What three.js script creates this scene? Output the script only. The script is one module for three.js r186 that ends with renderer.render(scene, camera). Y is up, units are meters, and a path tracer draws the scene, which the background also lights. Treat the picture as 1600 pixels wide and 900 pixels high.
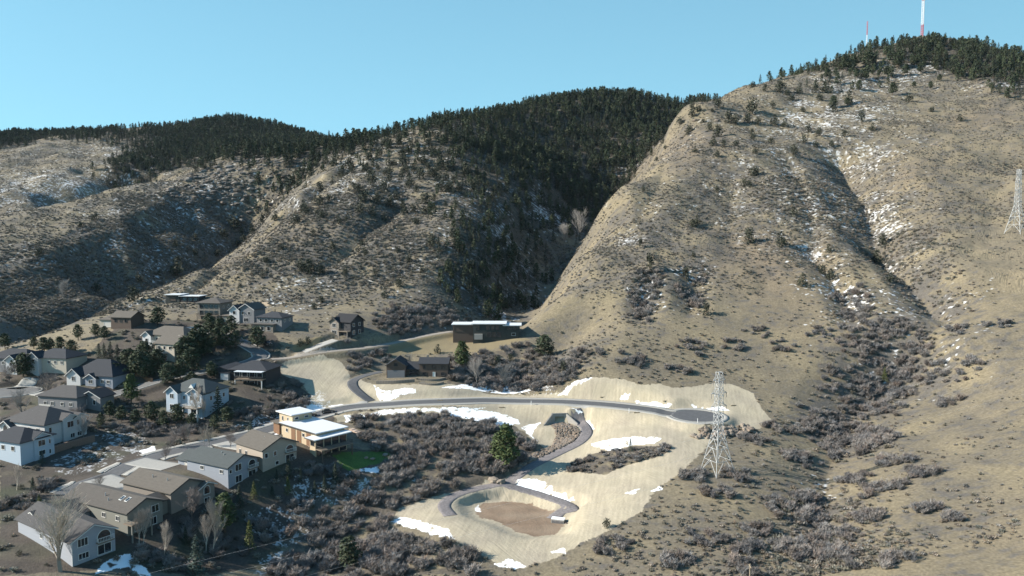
import * as THREE from 'three';
import { mergeGeometries } from 'three/addons/utils/BufferGeometryUtils.js';

// ---------- camera, sky, sun, exposure ----------
const scene = new THREE.Scene();
const FOCAL = 1142, CAMERA_HEIGHT = 75, PITCH = 4.0 * Math.PI / 180;
const camera = new THREE.PerspectiveCamera(2 * Math.atan(450 / FOCAL) * 180 / Math.PI, 16 / 9, 1, 6000);
camera.position.set(0, CAMERA_HEIGHT, 0);
camera.rotation.set(-PITCH, 0, 0);
const renderer = new THREE.WebGLRenderer({ antialias: true });
renderer.setSize(1024, 576);
renderer.toneMapping = THREE.LinearToneMapping;
renderer.toneMappingExposure = 2.0;
renderer.shadowMap.enabled = true;

const SUN_ELEVATION = 29 * Math.PI / 180, SUN_TURN = 4 * Math.PI / 180;
const sunDirection = new THREE.Vector3(-Math.cos(SUN_ELEVATION) * Math.cos(SUN_TURN), Math.sin(SUN_ELEVATION), Math.cos(SUN_ELEVATION) * Math.sin(SUN_TURN));
{ // clear winter sky: pale cyan at the horizon, deeper blue overhead, brighter towards the sun
  const W = 256, H = 128, data = new Float32Array(W * H * 4);
  for (let j = 0; j < H; j++) for (let i = 0; i < W; i++) {
    const el = ((j + 0.5) / H - 0.5) * Math.PI, az = ((i + 0.5) / W - 0.5) * 2 * Math.PI;
    const d = new THREE.Vector3(Math.cos(el) * Math.cos(az), Math.sin(el), Math.cos(el) * Math.sin(az));
    const h = Math.max(0, d.y), k = Math.pow(Math.min(1, h * 1.05), 0.62);
    const toSun = Math.max(0, d.dot(sunDirection)), glow = Math.pow(toSun, 3) * 0.6 + 0.4 * (0.5 + 0.5 * d.dot(sunDirection));
    const lo = [0.262, 0.545, 0.665], hi = [0.022, 0.085, 0.215], o = (j * W + i) * 4;
    for (let c = 0; c < 3; c++) {
      let v = lo[c] * (1 - k) + hi[c] * k;
      v *= 0.78 + 0.56 * glow;
      if (d.y < 0) v *= 0.5 + 0.5 * Math.exp(d.y * 6);
      data[o + c] = v;
    }
    data[o + 3] = 1;
  }
  const sky = new THREE.DataTexture(data, W, H, THREE.RGBAFormat, THREE.FloatType);
  sky.mapping = THREE.EquirectangularReflectionMapping;
  sky.magFilter = THREE.LinearFilter; sky.needsUpdate = true;
  scene.background = sky; scene.environment = sky;
}
const sun = new THREE.DirectionalLight(new THREE.Color(1, 0.93, 0.82), 5);
sun.position.copy(sunDirection).multiplyScalar(900).add(new THREE.Vector3(0, 0, -350));
sun.target.position.set(0, 0, -350);
sun.castShadow = true;
sun.shadow.mapSize.set(4096, 4096);
Object.assign(sun.shadow.camera, { left: -700, right: 700, top: 700, bottom: -700, near: 1, far: 2200 });
scene.add(sun, sun.target);

// ---------- helpers ----------
const mulberry = (s) => () => { s |= 0; s = s + 0x6D2B79F5 | 0; let t = Math.imul(s ^ s >>> 15, 1 | s); t = t + Math.imul(t ^ t >>> 7, 61 | t) ^ t; return ((t ^ t >>> 14) >>> 0) / 4294967296; };
const clamp = (v, a = 0, b = 1) => Math.min(b, Math.max(a, v));
const smooth = (a, b, v) => { const t = clamp((v - a) / (b - a)); return t * t * (3 - 2 * t); };
const mix = (a, b, t) => a + (b - a) * t;
const perm = new Uint8Array(512);
{ const r = mulberry(7), p = [...Array(256).keys()]; for (let i = 255; i > 0; i--) { const j = Math.floor(r() * (i + 1)); [p[i], p[j]] = [p[j], p[i]]; } for (let i = 0; i < 512; i++) perm[i] = p[i & 255]; }
const GX = new Float32Array(256), GY = new Float32Array(256);
for (let i = 0; i < 256; i++) { GX[i] = Math.cos(i * 2.399963); GY[i] = Math.sin(i * 2.399963); }
function noise(x, y) { // gradient noise, about -0.7 .. 0.7
  const xi = Math.floor(x), yi = Math.floor(y), fx = x - xi, fy = y - yi, X = xi & 255, Y = yi & 255;
  const u = fx * fx * fx * (fx * (fx * 6 - 15) + 10), v = fy * fy * fy * (fy * (fy * 6 - 15) + 10);
  const a = perm[perm[X] + Y], b = perm[perm[X + 1] + Y], c = perm[perm[X] + Y + 1], d = perm[perm[X + 1] + Y + 1];
  const n0 = GX[a] * fx + GY[a] * fy, n1 = GX[b] * (fx - 1) + GY[b] * fy, n2 = GX[c] * fx + GY[c] * (fy - 1), n3 = GX[d] * (fx - 1) + GY[d] * (fy - 1);
  return (n0 + u * (n1 - n0)) * (1 - v) + (n2 + u * (n3 - n2)) * v;
}
const fbm = (x, y, n = 4) => { let s = 0, a = 1; for (let i = 0; i < n; i++) { s += a * noise(x, y); x = x * 2.03 + 17.1; y = y * 2.03 + 5.7; a *= 0.5; } return s; };

// view helpers used to survey the site: bearing and rise of a line of sight, per metre of depth
const CP = Math.cos(PITCH), SP = Math.sin(PITCH);
const sight = (px, py) => { const u = (px - 800) / FOCAL, v = (450 - py) / FOCAL, w = CP + v * SP; return [u / w, (v * CP - SP) / w]; };
const rise = (py) => sight(800, py)[1];

// ---------- terrain: surveyed points (bearing px, py, and depth or elevation) ----------
const survey = [];
const sd = (px, py, d) => { const [x, y] = sight(px, py); survey.push([x * d, -d, CAMERA_HEIGHT + y * d]); };            // depth known
const sh = (px, py, h) => { const [x, y] = sight(px, py); const d = (h - CAMERA_HEIGHT) / y; survey.push([x * d, -d, h]); }; // elevation known
const se = (px, d, h) => { survey.push([(px - 800) / FOCAL * d, -d, h]); };                                            // hidden ground
// valley floor, gulch and the house terraces
for (const [px, d, h] of [[-300, 60, 3], [300, 60, -2], [800, 60, -6], [1300, 60, 2], [1900, 60, 12], [-200, 120, 6], [300, 120, 1], [700, 120, -4], [1100, 120, 0], [1500, 120, 7], [1900, 120, 16]]) se(px, d, h);
for (const [px, py, h] of [[0, 895, 6], [110, 885, 5], [250, 890, 2], [360, 880, -1], [480, 880, -4], [600, 880, -2], [700, 885, 0], [1000, 880, 2.5], [1172, 890, 4], [1400, 890, 6.5], [1600, 890, 10],
  [200, 850, 6], [280, 800, 7], [365, 765, 8.5], [440, 740, 10], [520, 712, 11], [330, 820, 4], [400, 800, 3.5], [470, 770, 5], [420, 860, -1],
  [285, 655, 14], [375, 612, 20], [70, 702, 12.5], [15, 735, 11], [115, 652, 16], [140, 607, 20.5], [85, 588, 22], [20, 588, 22], [240, 690, 11.5], [180, 720, 10.5], [100, 770, 9], [300, 695, 11.5], [60, 800, 8],
  [270, 572, 26], [195, 518, 35], [323, 507, 36], [378, 508, 36], [420, 522, 34], [540, 530, 32], [762, 527, 32], [645, 592, 20.5], [285, 474, 43], [230, 600, 21], [340, 560, 27], [400, 550, 28.5], [470, 560, 26], [150, 560, 27],
  [470, 655, 13], [400, 675, 12], [540, 637, 14.5], [620, 631, 15.5], [700, 627, 16], [860, 628, 16.5], [1000, 638, 16], [1090, 651, 15.5], [480, 620, 16.5], [520, 590, 20.5],
  [870, 660, 9.8], [893, 690, 7.8], [850, 715, 6], [800, 745, 4.5], [700, 790, 1.8], [600, 830, -1], [500, 860, -3],
  [700, 680, 11], [620, 662, 12], [760, 655, 12.5], [600, 720, 7], [560, 760, 4.5], [560, 720, 9.5], [680, 740, 5], [770, 700, 8.5],
  [750, 790, 0], [850, 805, 0], [825, 828, 0], [790, 785, 0.2], [698, 802, 3.2], [720, 835, 3], [800, 852, 2.6], [900, 832, 3.4], [935, 790, 4.4], [880, 762, 4.2], [1000, 765, 7], [760, 762, 3.4],
  [618, 815, -0.4], [700, 857, 0], [800, 885, -1], [900, 862, 1.2], [1000, 700, 11], [1100, 690, 12], [940, 722, 7.4], [960, 680, 11.5], [1120, 735, 9.5],
  [1300, 700, 10.5], [1250, 765, 8], [1270, 850, 5], [1500, 700, 15], [1600, 700, 18], [1500, 800, 10.5], [1600, 600, 27], [1500, 600, 23.5], [1400, 600, 20], [1300, 610, 19.5], [1200, 605, 20.5], [1150, 620, 18.5],
  [1000, 592, 23], [900, 602, 20.5], [1190, 645, 15.5], [830, 590, 18.5], [760, 585, 20.5], [700, 560, 25], [600, 560, 24.5], [870, 560, 23]]) sh(px, py, h);
// the right hand mountain: an even slope of about 0.48
const RK = (px) => px < 1200 ? 182 : px < 1400 ? mix(182, 175, (px - 1200) / 200) : mix(175, 163, (px - 1400) / 200);
const rightSlope = (px, py, k = 0.48) => sd(px, py, RK(px) / (k - rise(py)));
for (const [px, ...rows] of [[850, 440, 500], [900, 370, 440, 520], [960, 290, 370, 450, 530], [1060, 170, 230, 300, 370, 440, 520], [1150, 138, 200, 270, 340, 420, 500, 560], [1250, 118, 180, 260, 340, 420, 500, 560], [1350, 84, 150, 230, 310, 400, 480, 550], [1440, 62, 120, 200, 290, 380, 460, 540], [1520, 70, 130, 210, 300, 390, 480, 550], [1600, 100, 160, 240, 330, 420, 510], [1720, 150, 260, 380, 500]]) for (const py of rows) rightSlope(px, py);
for (const [px, d, h] of [[1060, 660, 176], [1060, 800, 186], [1000, 600, 128], [1000, 700, 152], [960, 540, 102], [1150, 800, 222], [1250, 850, 245], [1350, 950, 285], [1440, 980, 305], [1520, 950, 290], [1600, 860, 250], [1750, 900, 250], [1440, 1300, 260], [1100, 1200, 230], [1800, 1300, 240]]) se(px, d, h);
// the middle mountain, slope about 0.4, and the canyon beside it
const midSlope = (px, py) => sd(px, py, 171 / (0.4 - rise(py)));
for (const [px, ...rows] of [[450, 360, 420, 470], [520, 290, 350, 410, 465], [600, 224, 280, 340, 400, 460], [680, 205, 260, 320, 390, 450], [740, 195, 240, 300, 360]]) for (const py of rows) midSlope(px, py);
for (const [px, py, d] of [[540, 226, 650], [800, 180, 770], [880, 157, 840], [950, 147, 885], [1000, 152, 890], [1050, 166, 870], [830, 230, 700], [880, 220, 740], [815, 495, 350], [835, 440, 420], [862, 390, 480], [920, 320, 580], [972, 262, 690], [700, 490, 345], [620, 480, 345], [470, 480, 345], [380, 470, 352]]) sd(px, py, d);
for (const [px, d, h] of [[560, 800, 160], [700, 850, 185], [850, 1000, 230], [960, 1050, 245], [1000, 1300, 230], [640, 1150, 200]]) se(px, d, h);
// left spur, its ravine, and the far hill
for (const [px, py, d] of [[395, 236, 750], [300, 262, 680], [200, 292, 605], [100, 323, 535], [0, 346, 480], [-120, 370, 430], [390, 300, 570], [320, 345, 500], [250, 388, 445], [170, 435, 395], [90, 482, 352], [0, 530, 318], [-120, 560, 300], [200, 350, 510], [100, 400, 432], [0, 440, 388], [-100, 450, 360], [300, 310, 590], [330, 390, 432], [250, 440, 378], [170, 480, 350],
  [0, 213, 1150], [150, 212, 1150], [250, 206, 1200], [350, 184, 1300], [440, 200, 1300], [530, 224, 1250], [100, 255, 960], [0, 262, 900], [200, 245, 1010], [330, 220, 1080], [60, 300, 800], [150, 275, 850], [450, 228, 950], [-150, 220, 1150], [-150, 300, 800]]) sd(px, py, d);
for (const [px, d, h] of [[100, 650, 82], [0, 600, 74], [200, 740, 102], [300, 850, 128], [-150, 560, 68], [350, 1600, 270], [0, 1500, 220], [-200, 1500, 220], [600, 1600, 220], [1000, 1700, 220], [1600, 1700, 220], [-250, 900, 150]]) se(px, d, h);

// smooth surface through the surveyed points (multiquadric)
const N = survey.length, SOFT = 18 * 18;
const kernel = (dx, dz) => Math.sqrt(dx * dx + dz * dz + SOFT);
const weights = (() => {
  const M = N + 3, A = Array.from({ length: M }, () => new Float64Array(M + 1));
  for (let i = 0; i < N; i++) {
    for (let j = 0; j < N; j++) A[i][j] = kernel(survey[i][0] - survey[j][0], survey[i][1] - survey[j][1]);
    A[i][i] -= 1.2; // a little slack
    A[i][N] = A[N][i] = 1; A[i][N + 1] = A[N + 1][i] = survey[i][0] / 500; A[i][N + 2] = A[N + 2][i] = survey[i][1] / 500; A[i][M] = survey[i][2];
  }
  for (let c = 0; c < M; c++) {
    let p = c; for (let r = c + 1; r < M; r++) if (Math.abs(A[r][c]) > Math.abs(A[p][c])) p = r;
    [A[c], A[p]] = [A[p], A[c]];
    for (let r = c + 1; r < M; r++) { const f = A[r][c] / A[c][c]; if (f) for (let k = c; k <= M; k++) A[r][k] -= f * A[c][k]; }
  }
  const w = new Float64Array(M);
  for (let r = M - 1; r >= 0; r--) { let s = A[r][M]; for (let k = r + 1; k < M; k++) s -= A[r][k] * w[k]; w[r] = s / A[r][r]; }
  return w;
})();
const rawHeight = (x, z) => { let s = weights[N] + weights[N + 1] * x / 500 + weights[N + 2] * z / 500; for (let i = 0; i < N; i++) s += weights[i] * kernel(x - survey[i][0], z - survey[i][1]); return s; };

// grid lines: fine near the houses, coarser up the mountains
const NEAR = { x0: -240, x1: 204, z0: -350, z1: -128 };
const lines = (parts) => { const o = []; for (const [a, b, n, g = 1] of parts) { let w = 0; const ws = []; for (let i = 0; i < n; i++) { const s = Math.pow(g, i); ws.push(s); w += s; } let p = a; for (let i = 0; i < n; i++) { o.push(p); p += ws[i] / w * (b - a); } } o.push(parts[parts.length - 1][1]); return o; };
const GXL = lines([[-1300, NEAR.x0, 190, 0.985], [NEAR.x0, NEAR.x1, 380], [NEAR.x1, 1000, 190, 1.01]]);
const GZL = lines([[-1900, -900, 130, 0.99], [-900, NEAR.z0, 210, 0.996], [NEAR.z0, NEAR.z1, 200], [NEAR.z1, 40, 50, 1.03]]);
const NXL = GXL.length, NZL = GZL.length, HT = new Float32Array(NXL * NZL);
const find = (L, v) => { let a = 0, b = L.length - 2; while (a < b) { const m = (a + b + 1) >> 1; if (L[m] <= v) a = m; else b = m - 1; } return a; };
{ // coarse evaluation, then cubic interpolation
  const CX0 = -1320, CZ0 = -1920, CS = 9, CNX = 262, CNZ = 222, C = new Float32Array(CNX * CNZ);
  for (let j = 0; j < CNZ; j++) for (let i = 0; i < CNX; i++) C[j * CNX + i] = rawHeight(CX0 + i * CS, CZ0 + j * CS);
  const cub = (a, b, c, d, t) => b + 0.5 * t * (c - a + t * (2 * a - 5 * b + 4 * c - d + t * (3 * (b - c) + d - a)));
  for (let j = 0; j < NZL; j++) for (let i = 0; i < NXL; i++) {
    const fx = (GXL[i] - CX0) / CS, fz = (GZL[j] - CZ0) / CS, a = Math.floor(fx), b = Math.floor(fz), tx = fx - a, tz = fz - b, r = [];
    for (let q = -1; q < 3; q++) { const o = (b + q) * CNX + a; r.push(cub(C[o - 1], C[o], C[o + 1], C[o + 2], tx)); }
    HT[j * NXL + i] = cub(r[0], r[1], r[2], r[3], tz);
  }
}
function groundY(x, z) {
  const i = find(GXL, x), j = find(GZL, z), tx = clamp((x - GXL[i]) / (GXL[i + 1] - GXL[i])), tz = clamp((z - GZL[j]) / (GZL[j + 1] - GZL[j])), o = j * NXL + i;
  return mix(mix(HT[o], HT[o + 1], tx), mix(HT[o + NXL], HT[o + NXL + 1], tx), tz);
}
function spot(px, py, far = 1700) { // where a line of sight meets the ground
  const [sx, sy] = sight(px, py); let prev = 90;
  for (let d = 90; d < far; d += d < 400 ? 1.5 : 3) {
    if (CAMERA_HEIGHT + sy * d < groundY(sx * d, -d)) {
      let a = prev, b = d; for (let k = 0; k < 10; k++) { const m = (a + b) / 2; if (CAMERA_HEIGHT + sy * m < groundY(sx * m, -m)) b = m; else a = m; }
      const x = sx * b; return new THREE.Vector3(x, groundY(x, -b), -b);
    }
    prev = d;
  }
  return null;
}
// runs fn(vertex index, distance, x, z, along 0..1, side) for the grid points within reach of a polyline of [x, z]
function along(path, reach, fn) {
  const n = path.length, box = [Infinity, -Infinity, Infinity, -Infinity];
  for (const p of path) { box[0] = Math.min(box[0], p[0]); box[1] = Math.max(box[1], p[0]); box[2] = Math.min(box[2], p[1]); box[3] = Math.max(box[3], p[1]); }
  const i0 = find(GXL, box[0] - reach), i1 = find(GXL, box[1] + reach) + 1, j0 = find(GZL, box[2] - reach), j1 = find(GZL, box[3] + reach) + 1;
  for (let j = j0; j <= j1; j++) for (let i = i0; i <= i1; i++) {
    const x = GXL[i], z = GZL[j]; let best = 1e9, bt = 0, side = 1;
    for (let k = 0; k < n - 1; k++) {
      const ax = path[k][0], az = path[k][1], bx = path[k + 1][0] - ax, bz = path[k + 1][1] - az, l = bx * bx + bz * bz;
      const t = clamp(((x - ax) * bx + (z - az) * bz) / l), ex = x - ax - bx * t, ez = z - az - bz * t, d = ex * ex + ez * ez;
      if (d < best) { best = d; bt = (k + t) / (n - 1); side = Math.sign(ex * bz - ez * bx) || 1; }
    }
    best = Math.sqrt(best); if (best < reach) fn(j * NXL + i, best, x, z, bt, side);
  }
}
const trace = (pts) => pts.map(([px, py]) => spot(px, py)).filter(Boolean).map((p) => [p.x, p.z]);
const resample = (pts, n) => new THREE.CatmullRomCurve3(pts.map((p) => new THREE.Vector3(p[0], 0, p[1])), false, 'centripetal').getSpacedPoints(n).map((p) => [p.x, p.z]);
// gullies: [depth, half width, points as seen]
const gullies = [
  [15, 38, [[1300, 215], [1335, 262], [1358, 310], [1370, 352], [1382, 380]]], [8, 20, [[1365, 345], [1382, 378], [1410, 408], [1450, 455], [1480, 492]]],
  [4, 24, [[1478, 492], [1420, 545], [1365, 600], [1320, 660], [1295, 720], [1285, 790], [1270, 880]]],
  [3.2, 11, [[1016, 420], [1008, 460], [1000, 500]]], [2.8, 11, [[1090, 420], [1082, 460], [1076, 492]]],
  [5, 12, [[1262, 372], [1275, 400], [1300, 430], [1325, 470], [1335, 500]]],
  [4, 26, [[1225, 240], [1250, 285], [1265, 330], [1275, 380]]], [3, 20, [[1040, 250], [1020, 300], [985, 350]]],
  [40, 78, [[405, 262], [380, 296], [320, 345], [250, 388], [170, 435]]], [10, 30, [[170, 435], [90, 482], [0, 528]]],
  [22, 70, [[985, 245], [950, 290], [900, 345], [862, 390], [838, 440], [815, 490]]],
  [7, 20, [[470, 300], [420, 345], [370, 390], [300, 440], [230, 470]]], [6, 18, [[640, 300], [590, 345], [550, 380], [500, 420]]], [6, 16, [[560, 250], [500, 290], [470, 320]]],
  [24, 90, [[210, 262], [140, 285], [60, 312]]],
  [3, 26, [[1590, 230], [1560, 300], [1540, 380]]], [2.5, 26, [[1150, 260], [1140, 330], [1150, 400]]],
].map(([depth, half, pts]) => [depth, half, resample(trace(pts), 24)]);
for (const [depth, half, path] of gullies) along(path, half, (k, d, x, z, t) => {
  const w = half * (0.8 + 0.3 * noise(x / 30, z / 30)), q = clamp(1 - d / w), fade = smooth(0, 0.15, t) * (1 - 0.6 * smooth(0.85, 1, t));
  HT[k] -= depth * fade * (0.65 * q + 0.35 * q * q);
});
// roughness of the open hillsides
const wildness = (x, y, z) => Math.max(smooth(34, 60, y), smooth(95, 140, x) * 0.55, smooth(-340, -380, z));
for (let j = 0; j < NZL; j++) for (let i = 0; i < NXL; i++) {
  const x = GXL[i], z = GZL[j], k = j * NXL + i, w = wildness(x, HT[k], z), far = smooth(-500, -900, z);
  HT[k] += (w * (3.1 + 3 * far) + 0.15) * fbm(x / 46 + 3, z / 46, 4) + w * 1.1 * fbm(x / 13 + 70, z / 10, 2) + w * 7 * fbm(x / 140, z / 170 + 9, 2) * smooth(-330, -600, z);
}
// ---------- pond basin, terraces and roads shaped into the ground ----------
const outline = (pts) => trace(pts);
const insideOf = (poly, x, z) => { let c = false; for (let i = 0, j = poly.length - 1; i < poly.length; j = i++) { const [ax, az] = poly[i], [bx, bz] = poly[j]; if ((az > z) !== (bz > z) && x < (bx - ax) * (z - az) / (bz - az) + ax) c = !c; } return c; };
const pondFloor = outline([[742, 786], [758, 779], [792, 775], [830, 781], [868, 794], [880, 812], [866, 826], [835, 831], [808, 826], [780, 813], [748, 802]]);
along([...pondFloor, pondFloor[0]], 7, (k, d, x, z) => { const inn = insideOf(pondFloor, x, z); HT[k] = inn ? 0.15 * noise(x / 6, z / 6) : mix(0, HT[k], smooth(0, 6.5, d)); });
const roads = {}; // name -> {path, width, lift}
function survey_road(key, pts, width, ease, shoulder = 1) {
  const path0 = trace(pts), len = path0.slice(1).reduce((s, p, i) => s + Math.hypot(p[0] - path0[i][0], p[1] - path0[i][1]), 0), n = Math.max(6, Math.round(len / 1.5));
  const path = resample(path0, n); let h = path.map((p) => groundY(p[0], p[1]));
  for (let it = 0; it < 12; it++) h = h.map((v, i) => i && i < n ? (h[i - 1] + 2 * v + h[i + 1]) / 4 : v);
  roads[key] = { path, width, h };
  along(path, width / 2 + shoulder + ease, (k, d, x, z, t) => { const f = t * n, a = Math.min(n - 1, Math.floor(f)), y = mix(h[a], h[a + 1], f - a); HT[k] = mix(y, HT[k], smooth(width / 2 + shoulder, width / 2 + shoulder + ease, d)); });
}
survey_road('main', [[95, 774], [165, 744], [240, 714], [330, 693], [400, 677], [470, 656], [540, 638], [620, 631], [700, 627.5], [780, 626.5], [860, 627.5], [930, 631], [1000, 638], [1055, 646], [1088, 650]], 6.2, 4, 3.2);
survey_road('upper', [[150, 624], [230, 601], [335, 578], [385, 567], [408, 556], [392, 543], [368, 531], [350, 522]], 6, 3, 1.4);
survey_road('court', [[-70, 640], [-20, 624], [20, 613]], 7, 3, 1.4);
survey_road('hilldrive', [[424, 561], [470, 556], [560, 545], [640, 530], [706, 518]], 4.2, 2.5, 0.6);
survey_road('smalldrive', [[580, 627], [566, 616], [552, 604], [553, 594], [572, 586], [596, 581]], 4, 2, 0.6);
survey_road('path', [[900, 638], [906, 655], [917, 674], [906, 690], [872, 708], [830, 728], [806, 745], [790, 756]], 4, 1.6, 0.4);
survey_road('ring', [[794, 755], [745, 764], [708, 776], [694, 790], [704, 806]], 3.6, 1.6, 0.3);
survey_road('spur', [[788, 757], [840, 773], [896, 791], [880, 801], [862, 812]], 3.6, 1.5, 0.3);
survey_road('driveA', [[150, 748], [205, 768]], 9, 1.5, 0.4);
survey_road('driveB', [[212, 720], [268, 730]], 7, 1.5, 0.4);
survey_road('driveC', [[345, 692], [386, 700]], 6, 1.5, 0.4);
survey_road('driveT', [[474, 550], [500, 539], [524, 531]], 6, 1.5, 0.4);
survey_road('driveQ', [[352, 524], [325, 516], [290, 512]], 8, 1.5, 0.4);
survey_road('driveK', [[60, 612], [90, 622]], 7, 1.5, 0.4);
survey_road('driveM', [[20, 606], [50, 590]], 6, 1.5, 0.4);
// circular ends of the streets
const bulb = (px, py, r) => { const p = spot(px, py), y = p.y; along([[p.x - 0.5, p.z], [p.x + 0.5, p.z]], r + 5, (k, d) => { HT[k] = mix(y, HT[k], smooth(r + 1.8, r + 5, d)); }); return { x: p.x, y, z: p.z, r }; };
const bulbMain = bulb(1088, 650, 8.2), bulbCourt = bulb(18, 613, 9);
// level ground round the culvert mouth
const culvertSpot = spot(874, 660); along([[culvertSpot.x - 4, culvertSpot.z + 2], [culvertSpot.x + 3, culvertSpot.z + 2]], 9, (k, d, x, z) => { if (z > culvertSpot.z - 1) HT[k] = mix(culvertSpot.y - 0.2, HT[k], smooth(3.5, 9, d)); });

// ---------- what the ground is made of ----------
const colour = (r, g, b) => new THREE.Color().setRGB(r, g, b);
const toS = (v) => { v = clamp(v); return 255 * (v <= 0.0031308 ? 12.92 * v : 1.055 * Math.pow(v, 1 / 2.4) - 0.055); };
const SLUT = new Uint8Array(4097); for (let i = 0; i <= 4096; i++) SLUT[i] = Math.round(toS(i / 4096));
function maskLayer(area, layers) { // polygons seen from above, one channel per list
  const c = document.createElement('canvas'); c.width = area.n; c.height = area.m; const g = c.getContext('2d'), out = [];
  for (const polys of layers) {
    g.globalCompositeOperation = 'source-over'; g.fillStyle = '#000'; g.fillRect(0, 0, area.n, area.m); 
    for (const poly of polys) {
      const minus = poly.minus; g.fillStyle = minus ? '#000' : '#fff'; g.beginPath();
      (poly.pts || poly).forEach(([x, z], i) => { const u = (x - area.x0) / area.w * area.n, v = (z - area.z0) / area.d * area.m; i ? g.lineTo(u, v) : g.moveTo(u, v); }); g.closePath(); g.fill();
    }
    const d = g.getImageData(0, 0, area.n, area.m).data, o = new Uint8Array(area.n * area.m); for (let i = 0; i < o.length; i++) o[i] = d[i * 4]; out.push(o);
  }
  return out;
}
const nearArea = { x0: NEAR.x0, z0: NEAR.z0, w: NEAR.x1 - NEAR.x0, d: NEAR.z1 - NEAR.z0, n: 2048, m: 1024 };
const farArea = { x0: -1100, z0: -1500, w: 1800, d: 1400, n: 2048, m: 1592 };
const P = (...a) => outline(a);
const graded = [
  P([432, 572], [452, 563], [500, 556], [528, 562], [545, 578], [546, 600], [560, 622], [575, 631], [540, 637], [505, 645], [480, 640], [488, 618], [470, 598], [440, 585]),
  P([560, 593], [582, 600], [640, 601], [690, 600], [735, 604], [757, 615], [800, 618], [860, 616], [880, 611], [905, 594], [935, 590], [975, 593], [1003, 602], [1030, 600], [1052, 606], [1085, 604], [1110, 599], [1142, 600], [1176, 614], [1190, 638], [1205, 656], [1182, 672], [1140, 664], [1095, 668], [1000, 648], [880, 634], [700, 634], [575, 640], [560, 620], [548, 603]),
  P([520, 650], [600, 640], [700, 636], [840, 634], [900, 634], [1000, 645], [1095, 664], [1112, 690], [1082, 720], [1062, 740], [1042, 752], [1022, 766], [1002, 800], [952, 828], [906, 850], [872, 870], [815, 888], [780, 881], [745, 862], [715, 846], [690, 836], [640, 823], [608, 816], [625, 796], [665, 780], [690, 774], [720, 766], [760, 753], [790, 747], [808, 738], [848, 720], [862, 704], [834, 690], [822, 676], [800, 664], [740, 655], [700, 646], [620, 646], [560, 652], [530, 660]),
];
const island = P([880, 738], [896, 724], [925, 709], [950, 704], [985, 698], [1042, 696], [1050, 704], [1022, 716], [978, 728], [945, 742], [905, 738]);
const snowPatches = [P([540, 650], [600, 641], [690, 638], [760, 638], [700, 643], [620, 645], [565, 652], [540, 660]), P([690, 646], [735, 640], [775, 644], [808, 655], [812, 662], [780, 665], [735, 655]), P([893, 638], [908, 640], [926, 664], [924, 682], [914, 676], [905, 655]), P([924, 694], [955, 686], [1035, 685], [1020, 693], [985, 696], [955, 704], [935, 699]),
  P([802, 752], [840, 748], [862, 764], [898, 782], [870, 780], [838, 770], [801, 762]), P([610, 814], [630, 808], [660, 816], [700, 828], [712, 842], [680, 836], [640, 824]), P([772, 880], [800, 874], [820, 884], [800, 889]), P([583, 602], [600, 612], [640, 612], [612, 622], [600, 630], [590, 618]), P([1082, 634], [1130, 636], [1140, 641], [1085, 640]), P([873, 616], [905, 594], [925, 591], [895, 606], [884, 617]), P([968, 622], [984, 616], [982, 626]), P([992, 628], [1050, 633], [1035, 637], [998, 632]),
  P([740, 796], [746, 788], [750, 800]), P([590, 614], [640, 606], [650, 612], [600, 622]), P([436, 650], [480, 632], [535, 632], [505, 645], [470, 652], [440, 660]), P([220, 704], [240, 697], [245, 704], [222, 712]), P([690, 606], [790, 600], [830, 610], [760, 612]), P([845, 660], [830, 680], [840, 690], [815, 668]), P([420, 672], [470, 658], [500, 650], [480, 664], [430, 680]), P([470, 655], [520, 642], [545, 640], [500, 655]), P([160, 880], [200, 866], [210, 874], [240, 900], [220, 900], [200, 885], [150, 897]), P([555, 735], [600, 728], [590, 738]), P([380, 688], [410, 676], [400, 690]), P([975, 770], [1000, 764], [990, 772]), P([1016, 768], [1030, 760], [1034, 766]), P([862, 862], [880, 856], [884, 866])];
const frosted = [P([78, 722], [150, 690], [198, 714], [130, 740], [95, 742]), P([150, 680], [190, 668], [240, 690], [215, 712], [170, 692]), P([440, 752], [470, 740], [515, 765], [500, 785], [460, 790]), P([380, 800], [430, 790], [480, 800], [500, 830], [440, 858], [400, 840]), P([430, 640], [500, 610], [520, 632], [450, 660], [380, 672], [360, 668]), P([480, 760], [560, 735], [590, 760], [520, 790]), P([600, 745], [640, 735], [650, 752]), P([400, 870], [440, 862], [450, 895], [400, 899]), P([760, 605], [850, 600], [870, 616], [790, 616])];
const lawn = [P([520, 712], [545, 706], [575, 706], [606, 706], [612, 714], [590, 724], [550, 736], [530, 728])];
const dryLawn = [P([452, 545], [470, 533], [490, 527], [505, 528], [490, 542]), P([620, 530], [700, 520], [830, 530], [760, 548], [640, 552], [600, 556])];
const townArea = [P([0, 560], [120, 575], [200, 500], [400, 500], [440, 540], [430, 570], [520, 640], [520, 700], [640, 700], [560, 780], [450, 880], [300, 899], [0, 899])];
const brushArea = [P([548, 652], [620, 647], [700, 646], [790, 668], [840, 700], [800, 742], [690, 772], [620, 795], [600, 830], [740, 870], [740, 899], [420, 899], [460, 800], [560, 745], [600, 715], [560, 680]), { pts: island }, P([700, 560], [830, 540], [900, 560], [880, 608], [780, 612], [700, 600])];
const scar = [P([390, 458], [400, 460], [422, 476], [416, 478])];
const nearMasks = maskLayer(nearArea, [[...graded, { pts: island, minus: true }], [pondFloor], lawn, snowPatches, frosted, townArea, brushArea, dryLawn, scar]);

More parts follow.
